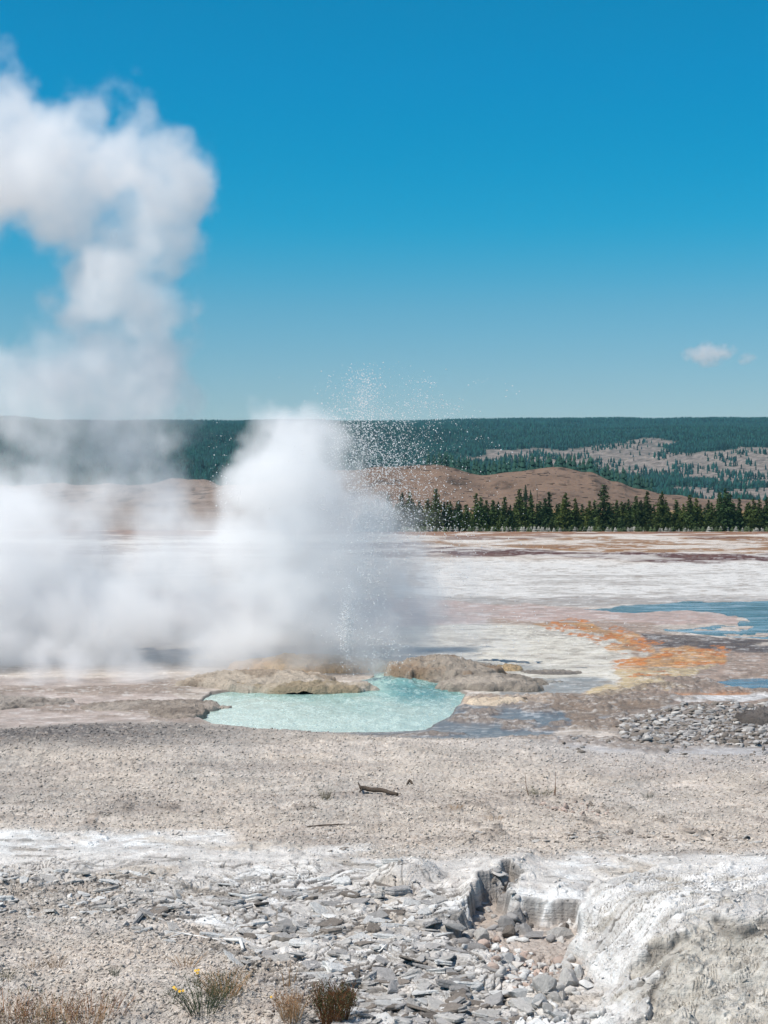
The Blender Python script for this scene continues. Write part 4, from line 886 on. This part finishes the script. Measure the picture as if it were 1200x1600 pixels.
# ------------------------------------------------------------------ steam and cloud: volumes made of soft billows
def gn_volume(name, lo, hi, vox, blobs, mat, warp, edge, thr, label, cat, nscale, kind='stuff'):
    ng = bpy.data.node_groups.new(name + '_nodes', 'GeometryNodeTree'); ng.interface.new_socket('Geometry', in_out='OUTPUT', socket_type='NodeSocketGeometry')
    N = ng.nodes; Lk = ng.links.new; out = N.new('NodeGroupOutput')
    pos = N.new('GeometryNodeInputPosition').outputs[0]
    def vm(op, a, b=None, s=None):
        x = N.new('ShaderNodeVectorMath'); x.operation = op
        for i, k in enumerate((a, b)):
            if k is None: continue
            if isinstance(k, tuple): x.inputs[i].default_value = k
            else: Lk(k, x.inputs[i])
        if s is not None: x.inputs['Scale'].default_value = s
        return x.outputs['Value'] if op == 'LENGTH' else x.outputs[0]
    def mt(op, a, b=None, c=None):
        x = N.new('ShaderNodeMath'); x.operation = op
        for i, k in enumerate((a, b, c)):
            if k is None: continue
            if isinstance(k, (int, float)): x.inputs[i].default_value = k
            else: Lk(k, x.inputs[i])
        return x.outputs[0]
    def noise(sc_, det, rough):
        x = N.new('ShaderNodeTexNoise'); x.inputs['Scale'].default_value = sc_; x.inputs['Detail'].default_value = det; x.inputs['Roughness'].default_value = rough; Lk(pos, x.inputs['Vector']); return x
    n1 = noise(nscale, 4, .55); off = vm('SUBTRACT', n1.outputs['Color'], (.5, .5, .5)); off = vm('SCALE', off, s=warp); p = vm('ADD', pos, off); n3 = noise(nscale * 3.2, 4, .55); o3 = vm('SCALE', vm('SUBTRACT', n3.outputs['Color'], (.5, .5, .5)), s=warp * .45); p = vm('ADD', p, o3)
    tot = None
    for (c, r, w_) in blobs:
        d = vm('LENGTH', vm('DIVIDE', vm('SUBTRACT', p, c), r))
        x = N.new('ShaderNodeMapRange'); x.interpolation_type = 'SMOOTHSTEP'; Lk(d, x.inputs[0]); x.inputs[1].default_value = 1.0; x.inputs[2].default_value = 0.25; x.inputs[3].default_value = 0; x.inputs[4].default_value = w_
        tot = x.outputs[0] if tot is None else mt('ADD', tot, x.outputs[0])
    n2 = noise(nscale * 2.2, 6, .62).outputs[0]
    e = mt('MULTIPLY', mt('SUBTRACT', n2, .5), edge); e = mt('MULTIPLY', e, mt('MINIMUM', mt('MULTIPLY', tot, 3.0), 1.4))
    den = mt('MINIMUM', mt('MAXIMUM', mt('SUBTRACT', mt('ADD', tot, e), thr), 0.0), 1.8)
    vc = N.new('GeometryNodeVolumeCube'); Lk(den, vc.inputs['Density']); vc.inputs['Min'].default_value = lo; vc.inputs['Max'].default_value = hi
    for k, ax in enumerate('XYZ'): vc.inputs['Resolution ' + ax].default_value = int((hi[k] - lo[k]) / vox)
    sm_ = N.new('GeometryNodeSetMaterial'); Lk(vc.outputs[0], sm_.inputs[0]); sm_.inputs['Material'].default_value = mat; Lk(sm_.outputs[0], out.inputs[0])
    me = bpy.data.meshes.new(name); o = bpy.data.objects.new(name, me); COL.objects.link(o); me.materials.append(mat)
    md = o.modifiers.new('billows', 'NODES'); md.node_group = ng
    return tag(o, label, cat, kind=kind)
def vol_mat(name, dens, col, aniso):
    t = NT(name); v = t.n('VolumePrincipled'); v.inputs['Color'].default_value = (*col, 1); v.inputs['Density'].default_value = dens; v.inputs['Anisotropy'].default_value = aniso
    v.inputs['Density Attribute'].default_value = 'density'; t.l(v.outputs[0], t.out.inputs['Volume']); return t.m
B = []
def bl(px, py, r, wgt, dd=0., ry=None, rz=None):
    D = DV + dd; m = r / F * D; wgt *= (.62 if px >= 585 and py > 840 else 1.0); wgt *= 1.45 if py > 690 else (3.6 if 430 < py < 650 else 2.2 if py < 430 else 1.8); B.append((spx(px, py, D), (m, (ry or r * 1.25) / F * D, (rz or r) / F * D), wgt))
# main burst over the vent (bright, dense)
for a in [(460, 760, 105, 1.3), (410, 850, 110, 1.0), (520, 830, 100, 1.2), (470, 930, 120, 1.1), (560, 930, 100, 1.1), (440, 720, 75, 1.2), (600, 960, 90, .6), (650, 960, 80, .4), (385, 760, 75, .9), (520, 720, 70, .5), (370, 880, 80, .8), (560, 800, 75, .8), (430, 680, 60, .4), (400, 960, 110, .9), (600, 990, 100, .6), (500, 1000, 110, .9, 1), (450, 700, 80, .55), (400, 735, 60, .6),
          (540, 770, 60, .5), (585, 860, 62, .55), (420, 690, 60, .3), (500, 690, 55, .25), (640, 980, 100, .32), (690, 975, 80, .22), (660, 1030, 90, .25), (620, 900, 60, .25)]: bl(*a)
# bank drifting left over the ground
for a in [(300, 940, 130, .8, 1), (200, 960, 130, .8, 1), (90, 950, 140, .8, 1), (-20, 950, 140, .8, 1), (0, 850, 120, .7, 1), (80, 830, 90, .6, 1), (130, 880, 90, .6, 1), (250, 860, 80, .35, 1), (330, 870, 85, .5, 1), (-100, 900, 150, .8, 1),
          (330, 1010, 120, .28, 2), (180, 1010, 110, .4, 2), (40, 1010, 120, .4, 2), (-80, 1000, 120, .4, 2), (270, 790, 70, .28, 1), (100, 770, 80, .32, 1), (10, 760, 80, .28, 1), (200, 750, 90, .2, 2), (330, 820, 50, .35, 1),
          (60, 700, 90, .14, 2), (170, 690, 80, .16, 2), (260, 700, 60, .13, 2), (-60, 740, 110, .3, 2), (240, 780, 60, .2, 2), (380, 1030, 80, .12, 0), (520, 1030, 90, .15, 0), (40, 1035, 62, .9, -3.2, 110), (130, 1032, 60, .9, -3.2, 110), (220, 1032, 60, .8, -3.2, 110), (305, 1030, 52, .6, -3, 110), (-60, 1035, 70, .9, -3.2, 110), (380, 1025, 62, .8, -1.6, 90), (450, 1030, 50, .5, -1.2, 80), (640, 1040, 50, .9, -1.4, 70), (570, 1040, 45, .8, -1.2, 70), (700, 1025, 50, .6, -.6, 70), (760, 1010, 50, .3, 0, 70),
          (70, 760, 80, .45, 1), (150, 790, 70, .4, 1), (-30, 790, 90, .5, 1), (310, 900, 90, .6, 1), (340, 780, 40, .3, 1), (240, 830, 60, .3, 1), (30, 800, 80, .4, 1), (220, 770, 55, .3, 1), (285, 800, 50, .35, 1), (120, 820, 60, .4, 1), (230, 880, 80, .35, 1), (180, 840, 40, .1, 1), (100, 690, 80, .2, 2), (210, 700, 70, .18, 2), (40, 700, 70, .2, 2),
          (620, 860, 62, .4), (660, 920, 60, .35), (600, 800, 45, .35), (700, 960, 50, .25), (640, 1000, 70, .35), (730, 940, 75, .3), (700, 880, 60, .3), (770, 985, 60, .25), (650, 850, 50, .35), (250, 760, 60, .25, 1), (200, 800, 60, .25, 1), (470, 680, 60, .5), (520, 680, 45, .3), (450, 1040, 80, .10, -2.5), (700, 1020, 90, .12, -1)]: bl(*a)
# tall plume leaning over the left of the sky
for a in [(-60, 240, 150, .8, 2), (40, 290, 110, .75, 2), (130, 260, 100, .65, 2), (200, 240, 80, .6, 2), (250, 290, 90, .75, 2), (290, 330, 62, .55, 2), (180, 210, 62, .45, 2), (230, 370, 90, .65, 2), (290, 400, 60, .42, 2), (170, 400, 80, .5, 2), (180, 440, 80, .45, 2), (150, 470, 75, .4, 2), (60, 260, 90, .4, 2), (120, 320, 80, .35, 2), (300, 380, 50, .35, 2), (310, 300, 45, .3, 2), (240, 600, 60, .25, 2), (200, 560, 70, .25, 2),
          (230, 470, 70, .36, 2), (90, 330, 90, .5, 2), (10, 190, 80, .5, 2), (-20, 120, 66, .6, 2), (60, 200, 70, .4, 2), (330, 340, 40, .4, 2), (90, 560, 80, .15, 2), (100, 190, 60, .25, 2), (240, 530, 75, .5, 2), (235, 600, 85, .42, 2), (140, 600, 100, .3, 2), (50, 620, 100, .28, 2), (130, 460, 75, .4, 2), (280, 480, 45, .3, 2), (200, 660, 100, .3, 2), (-90, 340, 110, .6, 2), (330, 420, 32, .14, 2),
          (-20, 600, 90, .12, 2), (200, 660, 90, .14, 2)]: bl(*a)
M['steam'] = vol_mat('steam_vapour', .52, (1.0, 1.0, 1.0), -.1)
gn_volume('steam', (-14.5, 35.0, -.1), (4.2, 47.5, 17.5), .085, B, M['steam'], 3.8, 2.5, .05, 'white steam billowing from the geyser and drifting left in a tall plume', 'steam', .42)
CB = []
for px, py, r, wg in [(1082, 553, 24, .6), (1103, 548, 27, .6), (1130, 550, 24, .7), (1108, 560, 32, .4), (1166, 559, 17, .6)]:
    D = 16000.; m = r / F * D; CB.append((spx(px, py, D), (m, m, m * .62), wg))
M['cloud'] = vol_mat('cloud_vapour', .010, (1, 1, 1), .3)
lo = spx(1040, 590, 16000.); hi = spx(1200, 520, 16000.)
gn_volume('cloud', (lo[0], 15700., lo[2]), (hi[0], 16300., hi[2]), 16., CB, M['cloud'], 200., 2.4, .06, 'small faint white cloud low in the sky at the right', 'cloud', .006)

# ------------------------------------------------------------------ haze
import bmesh
bm = bmesh.new(); bmesh.ops.create_cube(bm, size=1); me = bpy.data.meshes.new('haze'); bm.to_mesh(me); bm.free()
hz = bpy.data.objects.new('haze', me); COL.objects.link(hz); hz.scale = (24000, 9400, 0); 
x0, x1, y0, y1, z0, z1 = -40000., 40000., -400., 31000., -8., 470.
hz.scale = (x1 - x0 + 600000 * 0, y1 - y0, z1 - z0); hz.location = ((x0 + x1) / 2, (y0 + y1) / 2, (z0 + z1) / 2)
t = NT('haze_air'); v = t.n('VolumePrincipled'); v.inputs['Color'].default_value = (.30, .80, 1.0, 1); v.inputs['Density'].default_value = 3.5e-5; v.inputs['Anisotropy'].default_value = .2
t.l(v.outputs[0], t.out.inputs['Volume']); me.materials.append(t.m); tag(hz, 'thin blue haze of the air', 'haze', kind='stuff')

# ------------------------------------------------------------------ look-alikes are told apart by their order from the left
ORD = 'first second third fourth fifth sixth seventh eighth ninth tenth eleventh twelfth'.split(); same = {}
for o in bpy.data.objects:
    if o.get('label') and not o.parent and not o.get('kind') in ('stuff', 'structure'): same.setdefault(o['label'], []).append(o)
for lb, os_ in same.items():
    if 1 < len(os_) <= 12:
        os_.sort(key=lambda o: o.location.x / o.location.y)
        for i, o in enumerate(os_): o['label'] = f'{lb}, {ORD[i]} from left'
